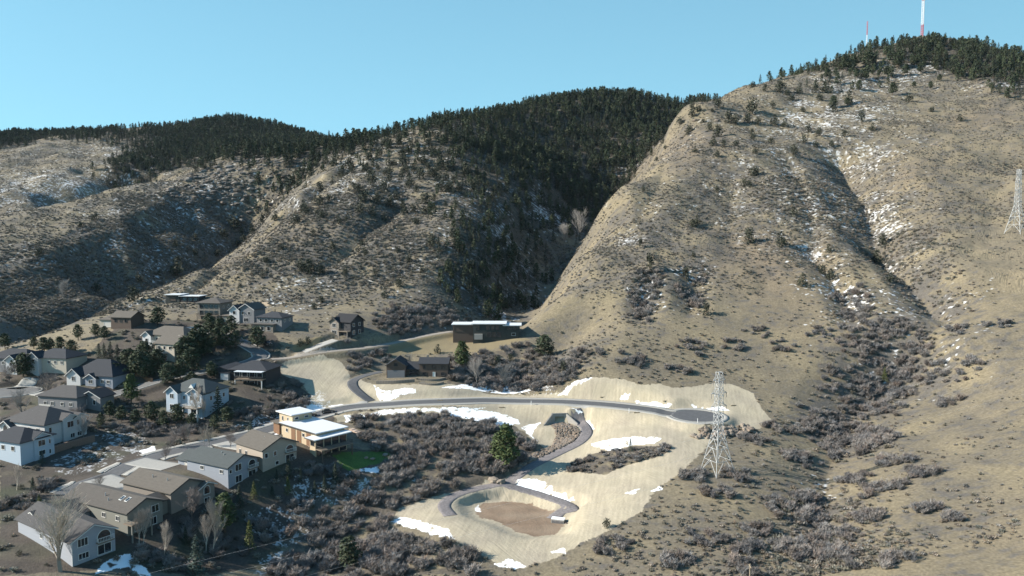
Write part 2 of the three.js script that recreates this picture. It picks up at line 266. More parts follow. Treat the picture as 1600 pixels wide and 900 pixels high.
// snow and scrub regions of the mountains: [px, py, radius in metres, strength]
const regionList = (list) => list.map(([px, py, r, s]) => { const p = spot(px, py); return p && [p.x, p.z, r, s]; }).filter(Boolean);
const snowRegions = regionList([[620, 250, 80, 0.8], [560, 280, 60, 0.9], [520, 300, 50, 0.7], [700, 230, 70, 0.6], [640, 330, 50, 0.5], [740, 300, 45, 0.9], [760, 350, 40, 1], [720, 380, 35, 0.8], [680, 370, 50, 0.5], [780, 400, 30, 0.8], [700, 420, 40, 0.6], [500, 440, 35, 0.6], [430, 470, 25, 0.9], [560, 420, 40, 0.5], [620, 430, 30, 0.7], [830, 480, 22, 1.3], [800, 470, 20, 1.2], [780, 490, 14, 1.3], [850, 330, 40, 1.1], [880, 350, 30, 1], [960, 270, 40, 0.8], [720, 455, 20, 0.9], [330, 300, 70, 0.8], [300, 340, 50, 1], [260, 350, 50, 0.9], [230, 390, 40, 1], [350, 390, 30, 0.9], [200, 330, 60, 0.7], [120, 270, 100, 0.6], [60, 285, 110, 1.1], [150, 300, 80, 1.1], [30, 310, 70, 1], [180, 235, 90, 0.9], [140, 225, 100, 0.6], [40, 240, 120, 0.5], [250, 215, 80, 0.5], [200, 250, 60, 1], [345, 185, 25, 1.3], [80, 430, 40, 0.6], [60, 400, 40, 0.7], [150, 470, 25, 0.7], [240, 470, 20, 1], [1330, 130, 50, 1.1], [1380, 130, 40, 1], [1300, 180, 60, 1.1], [1350, 175, 50, 0.9], [1260, 190, 50, 1.1], [1210, 200, 50, 0.8], [1290, 230, 60, 0.8], [1330, 250, 40, 1], [1400, 110, 40, 1.2], [1450, 105, 30, 1.1], [1100, 230, 40, 0.4], [1190, 260, 60, 0.6], [1240, 280, 50, 0.9], [1270, 330, 45, 1], [1330, 320, 35, 1.1], [1370, 340, 16, 1.4], [1375, 365, 14, 1.4], [1250, 390, 25, 1], [1280, 400, 18, 1], [1010, 450, 10, 0.9], [1003, 480, 10, 0.9], [1090, 440, 12, 0.9], [1080, 480, 10, 0.8], [1030, 330, 40, 0.4], [985, 375, 12, 1.1], [1100, 330, 40, 0.5], [1180, 330, 40, 0.6], [1320, 470, 20, 1.1], [1330, 490, 16, 1.1], [1400, 480, 30, 0.7], [1390, 420, 20, 0.8], [1420, 530, 25, 0.6], [1170, 180, 40, 0.6], [1150, 300, 50, 0.5], [1230, 150, 40, 0.5], [1560, 130, 30, 0.9], [1500, 110, 30, 0.6], [1290, 780, 4, 1.5], [1300, 862, 4, 1.5], [1280, 760, 5, 1.2], [1400, 560, 8, 1], [520, 250, 50, 0.7], [470, 270, 40, 0.7], [600, 300, 40, 0.6], [560, 255, 30, 1], [1220, 240, 50, 0.7], [1130, 190, 40, 0.4]]);
const scrubRegions = regionList([[1012, 440, 8, 1.1], [1004, 475, 8, 1.1], [1000, 500, 8, 0.9], [1088, 430, 8, 1], [1080, 470, 8, 1], [1325, 470, 10, 0.9], [1335, 500, 10, 0.9], [140, 450, 45, 1], [90, 480, 40, 1], [60, 520, 35, 1], [250, 400, 45, 1], [320, 350, 60, 0.9], [1400, 400, 18, 1], [1440, 450, 16, 1], [1470, 490, 14, 1], [1400, 560, 22, 1], [1350, 620, 16, 1], [1310, 680, 16, 1], [1330, 700, 14, 0.8], [1270, 800, 12, 0.8], [1280, 870, 12, 0.8], [640, 500, 20, 0.8], [700, 495, 16, 0.9], [350, 540, 1, 0], [880, 570, 16, 0.8], [870, 400, 16, 0.8], [560, 330, 60, 0.6], [450, 400, 50, 0.5], [1270, 310, 60, 0.5], [760, 420, 30, 0.7], [600, 400, 60, 0.5], [1000, 380, 40, 0.3]]);
const region = (list, x, z) => { let s = 0; for (let i = 0; i < list.length; i++) { const q = list[i], dx = x - q[0], dz = z - q[1], d = dx * dx + dz * dz, r = q[2] * 1.5; if (d < r * r) { const t = 1 - Math.sqrt(d) / r; s = Math.max(s, q[3] * t * 1.6); } } return Math.min(s, 1.5); };
// regions on a coarse lattice, so that the textures are quick to make
function lattice(list, step = 8) { const n = Math.ceil(1800 / step) + 2, m = Math.ceil(1420 / step) + 2, a = new Float32Array(n * m); for (let j = 0; j < m; j++) for (let i = 0; i < n; i++) a[j * n + i] = region(list, -1100 + i * step, -1500 + j * step); return (x, z) => { const fx = clamp((x + 1100) / step, 0, n - 1.01), fz = clamp((z + 1500) / step, 0, m - 1.01), i = fx | 0, j = fz | 0, o = j * n + i; return mix(mix(a[o], a[o + 1], fx - i), mix(a[o + n], a[o + n + 1], fx - i), fz - j); }; }
// forest: where the conifers stand, [px, py, radius, density]
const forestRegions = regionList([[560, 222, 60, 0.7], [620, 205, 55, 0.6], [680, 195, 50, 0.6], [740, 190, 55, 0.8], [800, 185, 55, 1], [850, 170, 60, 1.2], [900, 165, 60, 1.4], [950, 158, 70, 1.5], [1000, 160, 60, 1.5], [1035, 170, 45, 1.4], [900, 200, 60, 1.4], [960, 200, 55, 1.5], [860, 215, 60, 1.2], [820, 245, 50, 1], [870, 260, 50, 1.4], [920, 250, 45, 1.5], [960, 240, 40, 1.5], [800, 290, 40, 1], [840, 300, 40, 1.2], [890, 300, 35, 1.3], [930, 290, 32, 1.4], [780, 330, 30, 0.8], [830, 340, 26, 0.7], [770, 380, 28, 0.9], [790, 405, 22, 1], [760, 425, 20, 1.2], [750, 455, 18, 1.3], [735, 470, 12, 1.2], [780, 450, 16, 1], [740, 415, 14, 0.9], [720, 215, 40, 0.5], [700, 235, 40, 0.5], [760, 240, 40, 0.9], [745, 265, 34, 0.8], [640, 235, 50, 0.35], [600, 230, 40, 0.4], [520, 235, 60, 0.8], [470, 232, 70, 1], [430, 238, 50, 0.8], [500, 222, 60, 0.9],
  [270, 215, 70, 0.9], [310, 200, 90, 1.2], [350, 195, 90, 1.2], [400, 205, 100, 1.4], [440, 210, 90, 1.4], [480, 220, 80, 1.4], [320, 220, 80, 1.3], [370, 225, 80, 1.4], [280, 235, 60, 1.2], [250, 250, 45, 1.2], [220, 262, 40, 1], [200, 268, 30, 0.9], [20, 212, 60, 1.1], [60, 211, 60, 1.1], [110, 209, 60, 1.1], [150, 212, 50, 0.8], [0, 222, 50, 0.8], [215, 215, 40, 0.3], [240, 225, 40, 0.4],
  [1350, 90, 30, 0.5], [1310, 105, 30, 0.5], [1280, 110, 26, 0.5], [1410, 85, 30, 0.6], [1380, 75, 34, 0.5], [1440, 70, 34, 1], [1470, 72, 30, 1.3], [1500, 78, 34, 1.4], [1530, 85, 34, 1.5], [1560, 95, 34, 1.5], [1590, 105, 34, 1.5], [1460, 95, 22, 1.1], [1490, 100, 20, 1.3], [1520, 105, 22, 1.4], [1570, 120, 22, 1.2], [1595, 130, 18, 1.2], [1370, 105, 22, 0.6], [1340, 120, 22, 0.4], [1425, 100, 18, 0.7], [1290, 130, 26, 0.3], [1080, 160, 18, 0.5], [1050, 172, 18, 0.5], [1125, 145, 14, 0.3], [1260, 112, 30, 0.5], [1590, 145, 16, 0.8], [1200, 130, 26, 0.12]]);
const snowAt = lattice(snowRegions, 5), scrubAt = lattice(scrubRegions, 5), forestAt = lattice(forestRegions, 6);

const GRASS = [0.178, 0.146, 0.094], GRASS2 = [0.138, 0.117, 0.083], STRAW = [0.215, 0.176, 0.108], SCRUB = [0.090, 0.082, 0.073], RED = [0.160, 0.116, 0.084], SOIL = [0.365, 0.316, 0.232], SNOW = [0.84, 0.86, 0.88];
const px3 = [0, 0, 0];
function blend(c, t) { px3[0] += (c[0] - px3[0]) * t; px3[1] += (c[1] - px3[1]) * t; px3[2] += (c[2] - px3[2]) * t; }
const region0 = (x, z) => 0.3 * noise(x / 120 + 4, z / 120) + 0.12 * smooth(-330, -420, z) - 0.25 * smooth(150, 230, x) * smooth(-420, -300, z);
function wildColour(x, z, fine) {
  const a = noise(x / 55, z / 55), b = noise(x / 17 + 40, z / 12), c = noise(x / 4.6, z / 2.6 + 9), d = noise(x / 1.9 + 3, z / 1.5);
  px3[0] = GRASS[0]; px3[1] = GRASS[1]; px3[2] = GRASS[2];
  blend(GRASS2, clamp(0.5 + a * 1.2 + b * 0.9)); blend(STRAW, clamp(b * -1.3 + a * 0.5 - 0.1)); blend(RED, clamp(noise(x / 80 + 9, z / 80) * 1.4 - 0.25) * 0.6);
  const scrub = scrubAt(x, z);
  const grey = region0(x, z); blend(SCRUB, clamp((c * 0.9 + d * 0.6 + b * 0.5 - 0.12 + grey + scrub * 0.5) * 2.4) * 0.85);
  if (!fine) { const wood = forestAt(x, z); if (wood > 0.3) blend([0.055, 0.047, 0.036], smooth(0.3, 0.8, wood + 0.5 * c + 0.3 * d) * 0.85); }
  const k = 1 + 0.28 * d + (fine ? 0.4 * noise(x * 2.1, z * 1.7) + 0.3 * noise(x / 0.9, z / 0.7) : 0.3 * noise(x / 1.1 + 7, z / 0.9)); px3[0] *= k; px3[1] *= k; px3[2] *= k;
  const s = snowAt(x, z); if (s > 0.02) { const f = 0.75 * noise(x / 3.4 + 31, z / 2.2) + 0.85 * noise(x / 1.5, z / 1.1 + 4) + 0.5 * noise(x / 14, z / 14); blend(SNOW, smooth(0.66, 1.0, f + s * 0.42) * 0.6); }
}
function bake(area, masks) {
  const { n, m } = area, data = new Uint8Array(n * m * 4);
  for (let j = 0; j < m; j++) for (let i = 0; i < n; i++) {
    const x = area.x0 + (i + 0.5) / n * area.w, z = area.z0 + (j + 0.5) / m * area.d;
    wildColour(x, z, !!masks);
    if (masks) {
      const wx = noise(x / 2.2, z / 2.2) * 0.9 + noise(x / 0.7, z / 0.7) * 0.35, wz = noise(x / 2.2 + 50, z / 2.2) * 0.9 + noise(x / 0.7 + 20, z / 0.7) * 0.35;
      const q = clamp(Math.round(j + wz / area.d * m), 0, m - 1) * n + clamp(Math.round(i + wx / area.w * n), 0, n - 1), fine = noise(x / 0.55, z / 0.55), mid = noise(x / 3.1 + 8, z / 3.1);
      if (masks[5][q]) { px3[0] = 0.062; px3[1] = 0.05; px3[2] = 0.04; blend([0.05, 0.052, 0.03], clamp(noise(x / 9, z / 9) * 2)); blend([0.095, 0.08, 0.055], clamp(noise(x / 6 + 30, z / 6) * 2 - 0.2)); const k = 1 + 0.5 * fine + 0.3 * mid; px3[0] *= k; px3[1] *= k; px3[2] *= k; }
      if (masks[6][q]) { px3[0] = 0.092; px3[1] = 0.078; px3[2] = 0.062; blend([0.185, 0.155, 0.10], clamp(mid * 2 + noise(x / 9, z / 9))); const k = 1 + 0.5 * fine; px3[0] *= k; px3[1] *= k; px3[2] *= k; }
      if (masks[7][q]) { blend([0.215, 0.172, 0.095], 0.8 + 0.3 * mid); }
      if (masks[0][q]) { // straw matting over graded soil, with faint raked rows
        const row = noise(x / 0.8 + z * 0.25, z / 9), patch = noise(x / 11, z / 11), k = 0.97 + 0.19 * row + 0.16 * patch + 0.16 * fine + 0.13 * mid;
        px3[0] = SOIL[0] * k; px3[1] = SOIL[1] * k; px3[2] = SOIL[2] * (k - 0.06 * patch); blend([0.27, 0.242, 0.178], clamp(noise(x / 7 + 60, z / 7) * 1.6 - 0.1) * 0.6);
      }
      if (masks[1][q]) { const k = 0.95 + 0.25 * fine + 0.35 * mid; px3[0] = 0.20 * k; px3[1] = 0.14 * k; px3[2] = 0.094 * k; blend([0.235, 0.178, 0.125], clamp(noise(x / 8, z / 5) + 0.35)); }
      if (masks[2][q]) { const k = 1 + 0.35 * fine + 0.3 * mid; px3[0] = 0.06 * k; px3[1] = 0.115 * k; px3[2] = 0.022 * k; }
      if (masks[8][q]) { px3[0] = 0.4; px3[1] = 0.31; px3[2] = 0.21; }
      if (masks[4][q]) blend(SNOW, smooth(0.05, 0.28, mid * 0.5 + fine * 0.7 + noise(x / 1.4, z / 1.4) * 0.6 + 0.0) * 0.42);
      if (masks[3][q]) blend(SNOW, smooth(-0.5, -0.25, mid * 0.9 + noise(x / 1.3 + 5, z / 1.1) * 0.8));
    }
    const o = (j * n + i) * 4;
    data[o] = SLUT[clamp(px3[0]) * 4096 | 0]; data[o + 1] = SLUT[clamp(px3[1]) * 4096 | 0]; data[o + 2] = SLUT[clamp(px3[2]) * 4096 | 0]; data[o + 3] = 255;
  }
  const t = new THREE.DataTexture(data, n, m); t.colorSpace = THREE.SRGBColorSpace; t.magFilter = THREE.LinearFilter; t.needsUpdate = true; return t;
}
const bumpTex = (() => { const n = 512, d = new Uint8Array(n * n * 4); const r = mulberry(3); for (let i = 0; i < n * n; i++) { const x = i % n, y = i / n | 0; const a = (s) => { const k = 512 / s, X = x / s, Y = y / s, f = (X - Math.floor(X)); return [k, X, Y, f]; }; let v = 0; for (const [s, w] of [[4, 0.35], [11, 0.4], [32, 0.25]]) { const u = x / n * 6.28318, q = y / n * 6.28318; v += w * noise(Math.cos(u) * n / 6.28 / s + Math.cos(q) * n / 6.28 / s * 0.73 + 90, Math.sin(u) * n / 6.28 / s + Math.sin(q) * n / 6.28 / s * 0.73 + 40); } const g = clamp(128 + v * 180 + (r() - 0.5) * 20, 0, 255); d[i * 4] = d[i * 4 + 1] = d[i * 4 + 2] = g; d[i * 4 + 3] = 255; } const t = new THREE.DataTexture(d, n, n); t.magFilter = THREE.LinearFilter; t.wrapS = t.wrapT = THREE.RepeatWrapping; t.needsUpdate = true; return t; })();
function groundMaterial(area, masks, bump) {
  const b = bumpTex.clone(); b.repeat.set(area.w / 37, area.d / 37); b.needsUpdate = true;
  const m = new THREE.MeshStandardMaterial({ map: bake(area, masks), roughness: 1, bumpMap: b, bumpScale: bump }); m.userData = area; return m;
}
// ---------- ground meshes ----------
function groundMesh(name, inside, material) {
  const pos = [], uv = [], idx = [], map = new Int32Array(NXL * NZL).fill(-1), id = (i, j) => {
    const k = j * NXL + i;
    if (map[k] < 0) { map[k] = pos.length / 3; pos.push(GXL[i], HT[k], GZL[j]); uv.push((GXL[i] - material.userData.x0) / material.userData.w, (GZL[j] - material.userData.z0) / material.userData.d); }
    return map[k];
  };
  for (let j = 0; j < NZL - 1; j++) for (let i = 0; i < NXL - 1; i++) {
    const cx = (GXL[i] + GXL[i + 1]) / 2, cz = (GZL[j] + GZL[j + 1]) / 2;
    if ((cx > NEAR.x0 && cx < NEAR.x1 && cz > NEAR.z0 && cz < NEAR.z1) !== inside) continue;
    const a = id(i, j), b = id(i + 1, j), c = id(i + 1, j + 1), d = id(i, j + 1);
    idx.push(a, d, b, b, d, c);
  }
  const g = new THREE.BufferGeometry();
  g.setAttribute('position', new THREE.Float32BufferAttribute(pos, 3));
  g.setAttribute('uv', new THREE.Float32BufferAttribute(uv, 2));
  g.setIndex(idx); g.computeVertexNormals();
  const m = new THREE.Mesh(g, material); m.name = name; m.userData.kind = 'structure'; m.castShadow = m.receiveShadow = true; scene.add(m); return m;
}
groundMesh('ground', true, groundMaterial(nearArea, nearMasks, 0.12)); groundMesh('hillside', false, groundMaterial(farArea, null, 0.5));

// ---------- roads, kerbs, pavements, paths ----------
const names = {};
const numbered = (n) => { names[n] = (names[n] ?? -1) + 1; return names[n] ? n + '_' + String(names[n]).padStart(3, '0') : n; };
function grainTexture(n, base, amp, seed, sx = 1, sy = 1) {
  const d = new Uint8Array(n * n * 4), r = mulberry(seed);
  for (let i = 0; i < n * n; i++) { const x = i % n, y = i / n | 0, v = 1 + amp * (0.6 * noise(x / 19 * sx + seed, y / 19 * sy) + 0.5 * noise(x / 5 * sx, y / 5 * sy + seed) + 0.7 * (r() - 0.5)) ; for (let c = 0; c < 3; c++) d[i * 4 + c] = toS(base[c] * v); d[i * 4 + 3] = 255; }
  const t = new THREE.DataTexture(d, n, n); t.colorSpace = THREE.SRGBColorSpace; t.magFilter = THREE.LinearFilter; t.wrapS = t.wrapT = THREE.RepeatWrapping; t.needsUpdate = true; return t;
}
const surface = (base, amp, seed, size, rough = 0.9, sx = 1, sy = 1) => { const t = grainTexture(128, base, amp, seed, sx, sy); t.repeat.set(1 / size, 1 / size); return new THREE.MeshStandardMaterial({ map: t, roughness: rough }); };
const flat = (r, g, b, rough = 0.8, metal = 0) => new THREE.MeshStandardMaterial({ color: colour(r, g, b), roughness: rough, metalness: metal });
const MAT = {
  asphalt: surface([0.078, 0.08, 0.085], 0.45, 11, 9), oldAsphalt: surface([0.12, 0.118, 0.116], 0.4, 12, 11), concrete: surface([0.31, 0.30, 0.275], 0.22, 13, 6), pale: surface([0.29, 0.272, 0.248], 0.25, 14, 6), gravel: surface([0.165, 0.15, 0.15], 0.7, 15, 5), gravelRoad: surface([0.26, 0.23, 0.195], 0.4, 16, 6),
};
function strip(name, path, a, b, lift, material, keep = () => true) {
  const n = path.length, m = Math.max(1, Math.ceil((b - a) / 0.9)), pos = [], uv = [], idx = []; let len = 0, row = -1, prev = null;
  for (let i = 0; i < n; i++) {
    const p = path[i], q = path[Math.min(n - 1, i + 1)], o = path[Math.max(0, i - 1)], tx = q[0] - o[0], tz = q[1] - o[1], l = Math.hypot(tx, tz), nx = -tz / l, nz = tx / l;
    if (i) len += Math.hypot(p[0] - path[i - 1][0], p[1] - path[i - 1][1]);
    const mx = p[0] + nx * (a + b) / 2, mz = p[1] + nz * (a + b) / 2;
    if (!keep(mx, mz)) { prev = null; continue; }
    const start = pos.length / 3;
    for (let k = -1; k <= m + 1; k++) { const f = clamp(k / m), s = mix(a, b, f), x = p[0] + nx * s, z = p[1] + nz * s, y = groundY(x, z); pos.push(x, (k < 0 || k > m) ? y - 0.5 : y + lift, z); uv.push(s, len); }
    if (prev !== null) for (let k = 0; k < m + 2; k++) { const u = prev + k, v = start + k; idx.push(u, u + 1, v, v, u + 1, v + 1); }
    prev = start;
  }
  const g = new THREE.BufferGeometry(); g.setAttribute('position', new THREE.Float32BufferAttribute(pos, 3)); g.setAttribute('uv', new THREE.Float32BufferAttribute(uv, 2)); g.setIndex(idx); g.computeVertexNormals();
  const o = new THREE.Mesh(g, material); o.name = numbered(name); o.userData.kind = 'structure'; o.castShadow = o.receiveShadow = true; scene.add(o); return o;
}
const densePath = (path) => resample(path, path.length * 2 - 2);
const R = (k) => densePath(roads[k].path);
function disc(c, r0, r1, lift, name, material, skip) {
  const pos = [], uv = [], idx = [], n = 72, m = Math.max(1, Math.ceil((r1 - r0) / 1)); 
  for (let i = 0; i <= n; i++) for (let k = -1; k <= m + 1; k++) { const a = i / n * Math.PI * 2, r = mix(r0, r1, clamp(k / m)), x = c.x + Math.cos(a) * r, z = c.z + Math.sin(a) * r, y = groundY(x, z); pos.push(x, (k < 0 || k > m) ? y - 0.5 : y + lift, z); uv.push(x, z); }
  const w = m + 3; for (let i = 0; i < n; i++) { const a = (i + 0.5) / n * Math.PI * 2; if (skip && Math.cos(a - skip[0]) > Math.cos(skip[1])) continue; for (let k = 0; k < m + 2; k++) { const u = i * w + k, v = u + w; idx.push(u, v, u + 1, v, v + 1, u + 1); } }
  const g = new THREE.BufferGeometry(); g.setAttribute('position', new THREE.Float32BufferAttribute(pos, 3)); g.setAttribute('uv', new THREE.Float32BufferAttribute(uv, 2)); g.setIndex(idx); g.computeVertexNormals();
  const o = new THREE.Mesh(g, material); o.name = numbered(name); o.userData.kind = 'structure'; o.castShadow = o.receiveShadow = true; scene.add(o); return o;
}
const outMain = (x, z) => Math.hypot(x - bulbMain.x, z - bulbMain.z) > bulbMain.r - 0.2, outCourt = (x, z) => Math.hypot(x - bulbCourt.x, z - bulbCourt.z) > bulbCourt.r - 0.2;
const nearOther = (keys, reach) => (x, z) => keys.every((k) => roads[k].path.every((p) => Math.hypot(p[0] - x, p[1] - z) > roads[k].width / 2 + reach));
const mainGap = nearOther(['smalldrive', 'driveA', 'driveB', 'driveC', 'path'], 0.3);
strip('road', R('main'), -3.1, 3.1, 0.07, MAT.asphalt);
for (const s of [-1, 1]) {
  const [a, b] = s < 0 ? [-3.5, -3.1] : [3.1, 3.5], [c, d] = s < 0 ? [-5.4, -3.5] : [3.5, 5.4];
  strip('kerb', R('main'), a, b, 0.2, MAT.concrete, (x, z) => outMain(x, z) && mainGap(x, z));
  strip('pavement', R('main'), c, d, 0.17, MAT.concrete, (x, z) => outMain(x, z) && mainGap(x, z));
}
{ const p = roads.main.path, q = p[p.length - 10], dir = Math.atan2(q[1] - bulbMain.z, q[0] - bulbMain.x); disc(bulbMain, 0.05, bulbMain.r, 0.09, 'turning_circle', MAT.asphalt); disc(bulbMain, bulbMain.r, bulbMain.r + 0.45, 0.22, 'kerb', MAT.concrete, [dir, 0.42]); disc(bulbMain, bulbMain.r + 0.45, bulbMain.r + 2.2, 0.18, 'pavement', MAT.concrete, [dir, 0.5]); }
strip('road', R('upper'), -3, 3, 0.07, MAT.oldAsphalt); for (const s of [-1, 1]) strip('kerb', R('upper'), s < 0 ? -3.6 : 3, s < 0 ? -3 : 3.6, 0.18, MAT.concrete);
strip('road', R('court'), -3.5, 3.5, 0.07, MAT.oldAsphalt); disc(bulbCourt, 0.05, bulbCourt.r, 0.09, 'turning_circle', MAT.oldAsphalt); disc(bulbCourt, bulbCourt.r, bulbCourt.r + 0.7, 0.2, 'kerb', MAT.concrete, [Math.PI, 0.5]);
strip('driveway', R('hilldrive'), -2.1, 2.1, 0.07, MAT.gravelRoad); strip('driveway', R('smalldrive'), -2, 2, 0.08, MAT.asphalt);
for (const k of ['driveA', 'driveB', 'driveC', 'driveT', 'driveQ', 'driveK', 'driveM']) { const w = roads[k].width / 2; strip('driveway', R(k), -w, w, 0.09, MAT.concrete); }
strip('gravel_path', R('path'), -2, 2, 0.07, MAT.gravel); strip('gravel_path', R('ring'), -1.8, 1.8, 0.085, MAT.gravel); strip('gravel_path', R('spur'), -1.8, 1.8, 0.1, MAT.gravel);
// ---------- plants ----------
const maskAt = (k, x, z) => { const i = Math.floor((x - nearArea.x0) / nearArea.w * nearArea.n), j = Math.floor((z - nearArea.z0) / nearArea.d * nearArea.m); return i >= 0 && j >= 0 && i < nearArea.n && j < nearArea.m && nearMasks[k][j * nearArea.n + i] > 0; };
const roadPoints = Object.values(roads).flatMap((r) => r.path.map((p) => [p[0], p[1], r.width / 2 + 1.2])).concat([[bulbMain.x, bulbMain.z, 11], [bulbCourt.x, bulbCourt.z, 10]]);
const roadGrid = new Map(); for (const p of roadPoints) { const reach = Math.ceil(p[2] / 8); for (let a = -reach; a <= reach; a++) for (let b = -reach; b <= reach; b++) { const k = (Math.floor(p[0] / 8) + a) + ',' + (Math.floor(p[1] / 8) + b); if (!roadGrid.has(k)) roadGrid.set(k, []); roadGrid.get(k).push(p); } }
const onRoad = (x, z, extra = 0) => { const l = roadGrid.get(Math.floor(x / 8) + ',' + Math.floor(z / 8)); return !!l && l.some((p) => Math.hypot(p[0] - x, p[1] - z) < p[2] + extra); };
function soup() { // collects small faces with colours
  const pos = [], col = [];
  return {
    tri(a, b, c, k) { pos.push(...a, ...b, ...c); for (let i = 0; i < 3; i++) col.push(...k); },
    leaf(x, y, z, s, r, k, flatness = 1) { // a small bent leaf spray: two triangles
      const t = r() * 6.283, u = (r() - 0.5) * 2 * flatness, cu = Math.sqrt(1 - u * u), ax = Math.cos(t) * cu * s, ay = u * s, az = Math.sin(t) * cu * s, t2 = r() * 6.283, v = (r() - 0.5) * 1.6, cv = Math.sqrt(Math.max(0, 1 - v * v / 1.7)), bx = Math.cos(t2) * cv * s, by = v * s, bz = Math.sin(t2) * cv * s;
      pos.push(x - ax, y - ay, z - az, x + bx * 0.6, y + by * 0.6, z + bz * 0.6, x + ax, y + ay, z + az, x - ax, y - ay, z - az, x + ax, y + ay, z + az, x - bx * 0.7, y - by * 0.7 - s * 0.2, z - bz * 0.7);
      for (let i = 0; i < 6; i++) col.push(...k);
    },
    stick(a, b, ra, rb, k) { // three sided tapered twig
      const d = [b[0] - a[0], b[1] - a[1], b[2] - a[2]], l = Math.hypot(...d) || 1, up = Math.abs(d[1] / l) > 0.9 ? [1, 0, 0] : [0, 1, 0];
      let u = [d[1] * up[2] - d[2] * up[1], d[2] * up[0] - d[0] * up[2], d[0] * up[1] - d[1] * up[0]]; const lu = Math.hypot(...u); u = u.map((q) => q / lu); const v = [(d[1] * u[2] - d[2] * u[1]) / l, (d[2] * u[0] - d[0] * u[2]) / l, (d[0] * u[1] - d[1] * u[0]) / l];
      const ring = (p, r, i) => { const c = Math.cos(i * 2.0944) * r, s = Math.sin(i * 2.0944) * r; return [p[0] + u[0] * c + v[0] * s, p[1] + u[1] * c + v[1] * s, p[2] + u[2] * c + v[2] * s]; };
      for (let i = 0; i < 3; i++) { const p = ring(a, ra, i), q = ring(a, ra, i + 1), s = ring(b, rb, i), t = ring(b, rb, i + 1); this.tri(p, q, s, k); if (rb > 0.004) this.tri(q, t, s, k); }
    },
    blade(a, b, w, k, r) { const t = r() * 6.283, x = Math.cos(t) * w, z = Math.sin(t) * w; this.tri([a[0] - x, a[1], a[2] - z], [a[0] + x, a[1], a[2] + z], b, k); },
    build() { const g = new THREE.BufferGeometry(); g.setAttribute('position', new THREE.Float32BufferAttribute(pos, 3)); g.setAttribute('color', new THREE.Float32BufferAttribute(col, 3)); g.computeVertexNormals(); return g; },
    get size() { return pos.length / 9; },
  };
}
const vary = (c, r, a = 0.25) => { const k = 1 + (r() - 0.5) * 2 * a, h = (r() - 0.5) * a * 0.4; return [c[0] * (k + h), c[1] * k, c[2] * (k - h)]; };
const plantMaterial = new THREE.MeshStandardMaterial({ vertexColors: true, roughness: 0.95, side: THREE.DoubleSide });
const leafMaterial = new THREE.MeshStandardMaterial({ vertexColors: true, roughness: 0.9, side: THREE.DoubleSide });
const BARK = [0.10, 0.075, 0.055];
function trunkOf(h, r0, seed, lean = 0.03, col = BARK) { const s = soup(), r = mulberry(seed); let p = [0, -0.4, 0], n = 5; for (let i = 0; i < n; i++) { const q = [p[0] + (r() - 0.5) * lean * h, (i + 1) / n * h, p[2] + (r() - 0.5) * lean * h]; s.stick(p, q, r0 * (1 - i / n) + 0.03, r0 * (1 - (i + 1) / n) + 0.03, col); p = q; } return s; }
// unit trees are 1 m tall times their scale; sizes below are for a 10 m tree, scaled later
function pineGeometry(seed, { h = 10, low = 0.22, width = 2.6, limbs = 34, per = 26, col = [0.046, 0.060, 0.029], size = 0.42, top = 0.35 }) {
  const r = mulberry(seed), t = trunkOf(h * 0.95, h * 0.022, seed), c = soup();
  for (let i = 0; i < limbs; i++) {
    const f = (i + r() * 0.8) / limbs, y = h * mix(low, 0.97, f), env = width * Math.pow(Math.sin(Math.PI * clamp(mix(0.28, 0.98, f))), top * 2) * (0.55 + 0.6 * r()), a = i * 2.4 + r() * 1.2, cx = Math.cos(a) * env * 0.62, cz = Math.sin(a) * env * 0.62, cy = y + 0.1 * env, rad = 0.45 + env * 0.34;
    t.stick([0, y - 0.4, 0], [cx * 0.9, cy, cz * 0.9], 0.07, 0.02, BARK);
    const k0 = vary(col, r, 0.22);
    for (let q = 0; q < per; q++) { let x, yy, z; do { x = r() * 2 - 1; yy = r() * 2 - 1; z = r() * 2 - 1; } while (x * x + yy * yy + z * z > 1); c.leaf(cx + x * rad, cy + yy * rad * 0.62, cz + z * rad, size * (0.6 + 0.7 * r()), r, vary(k0, r, 0.18), 0.9); }
  }
  return [t.build(), c.build()];
}
function spruceGeometry(seed, { h = 10, width = 2.1, tiers = 15, per = 8, fill = 9, col = [0.032, 0.047, 0.031], size = 0.32, low = 0.04 }) {
  const r = mulberry(seed), t = trunkOf(h * 0.96, h * 0.018, seed, 0.01), c = soup();
  for (let i = 0; i < tiers; i++) {
    const f = i / tiers, y = h * mix(low, 0.96, f), rad = width * (1 - f) * (0.85 + 0.3 * r()) + 0.15;
    for (let b = 0; b < per; b++) { const a = b / per * 6.283 + i * 0.9 + r() * 0.5, l = rad * (0.7 + 0.5 * r()), k0 = vary(col, r, 0.2); for (let q = 0; q < fill; q++) { const s = Math.sqrt(r()); c.leaf(Math.cos(a) * l * s + (r() - 0.5) * 0.35, y - s * l * 0.28 + (r() - 0.5) * 0.25 + 0.2, Math.sin(a) * l * s + (r() - 0.5) * 0.35, size * (0.6 + 0.6 * r()), r, vary(k0, r, 0.15), 0.5); } }
  }
  for (let q = 0; q < 14; q++) c.leaf((r() - 0.5) * 0.2, h * (0.93 + 0.07 * r()), (r() - 0.5) * 0.2, size * 0.6, r, vary(col, r), 1);
  return [t.build(), c.build()];
}
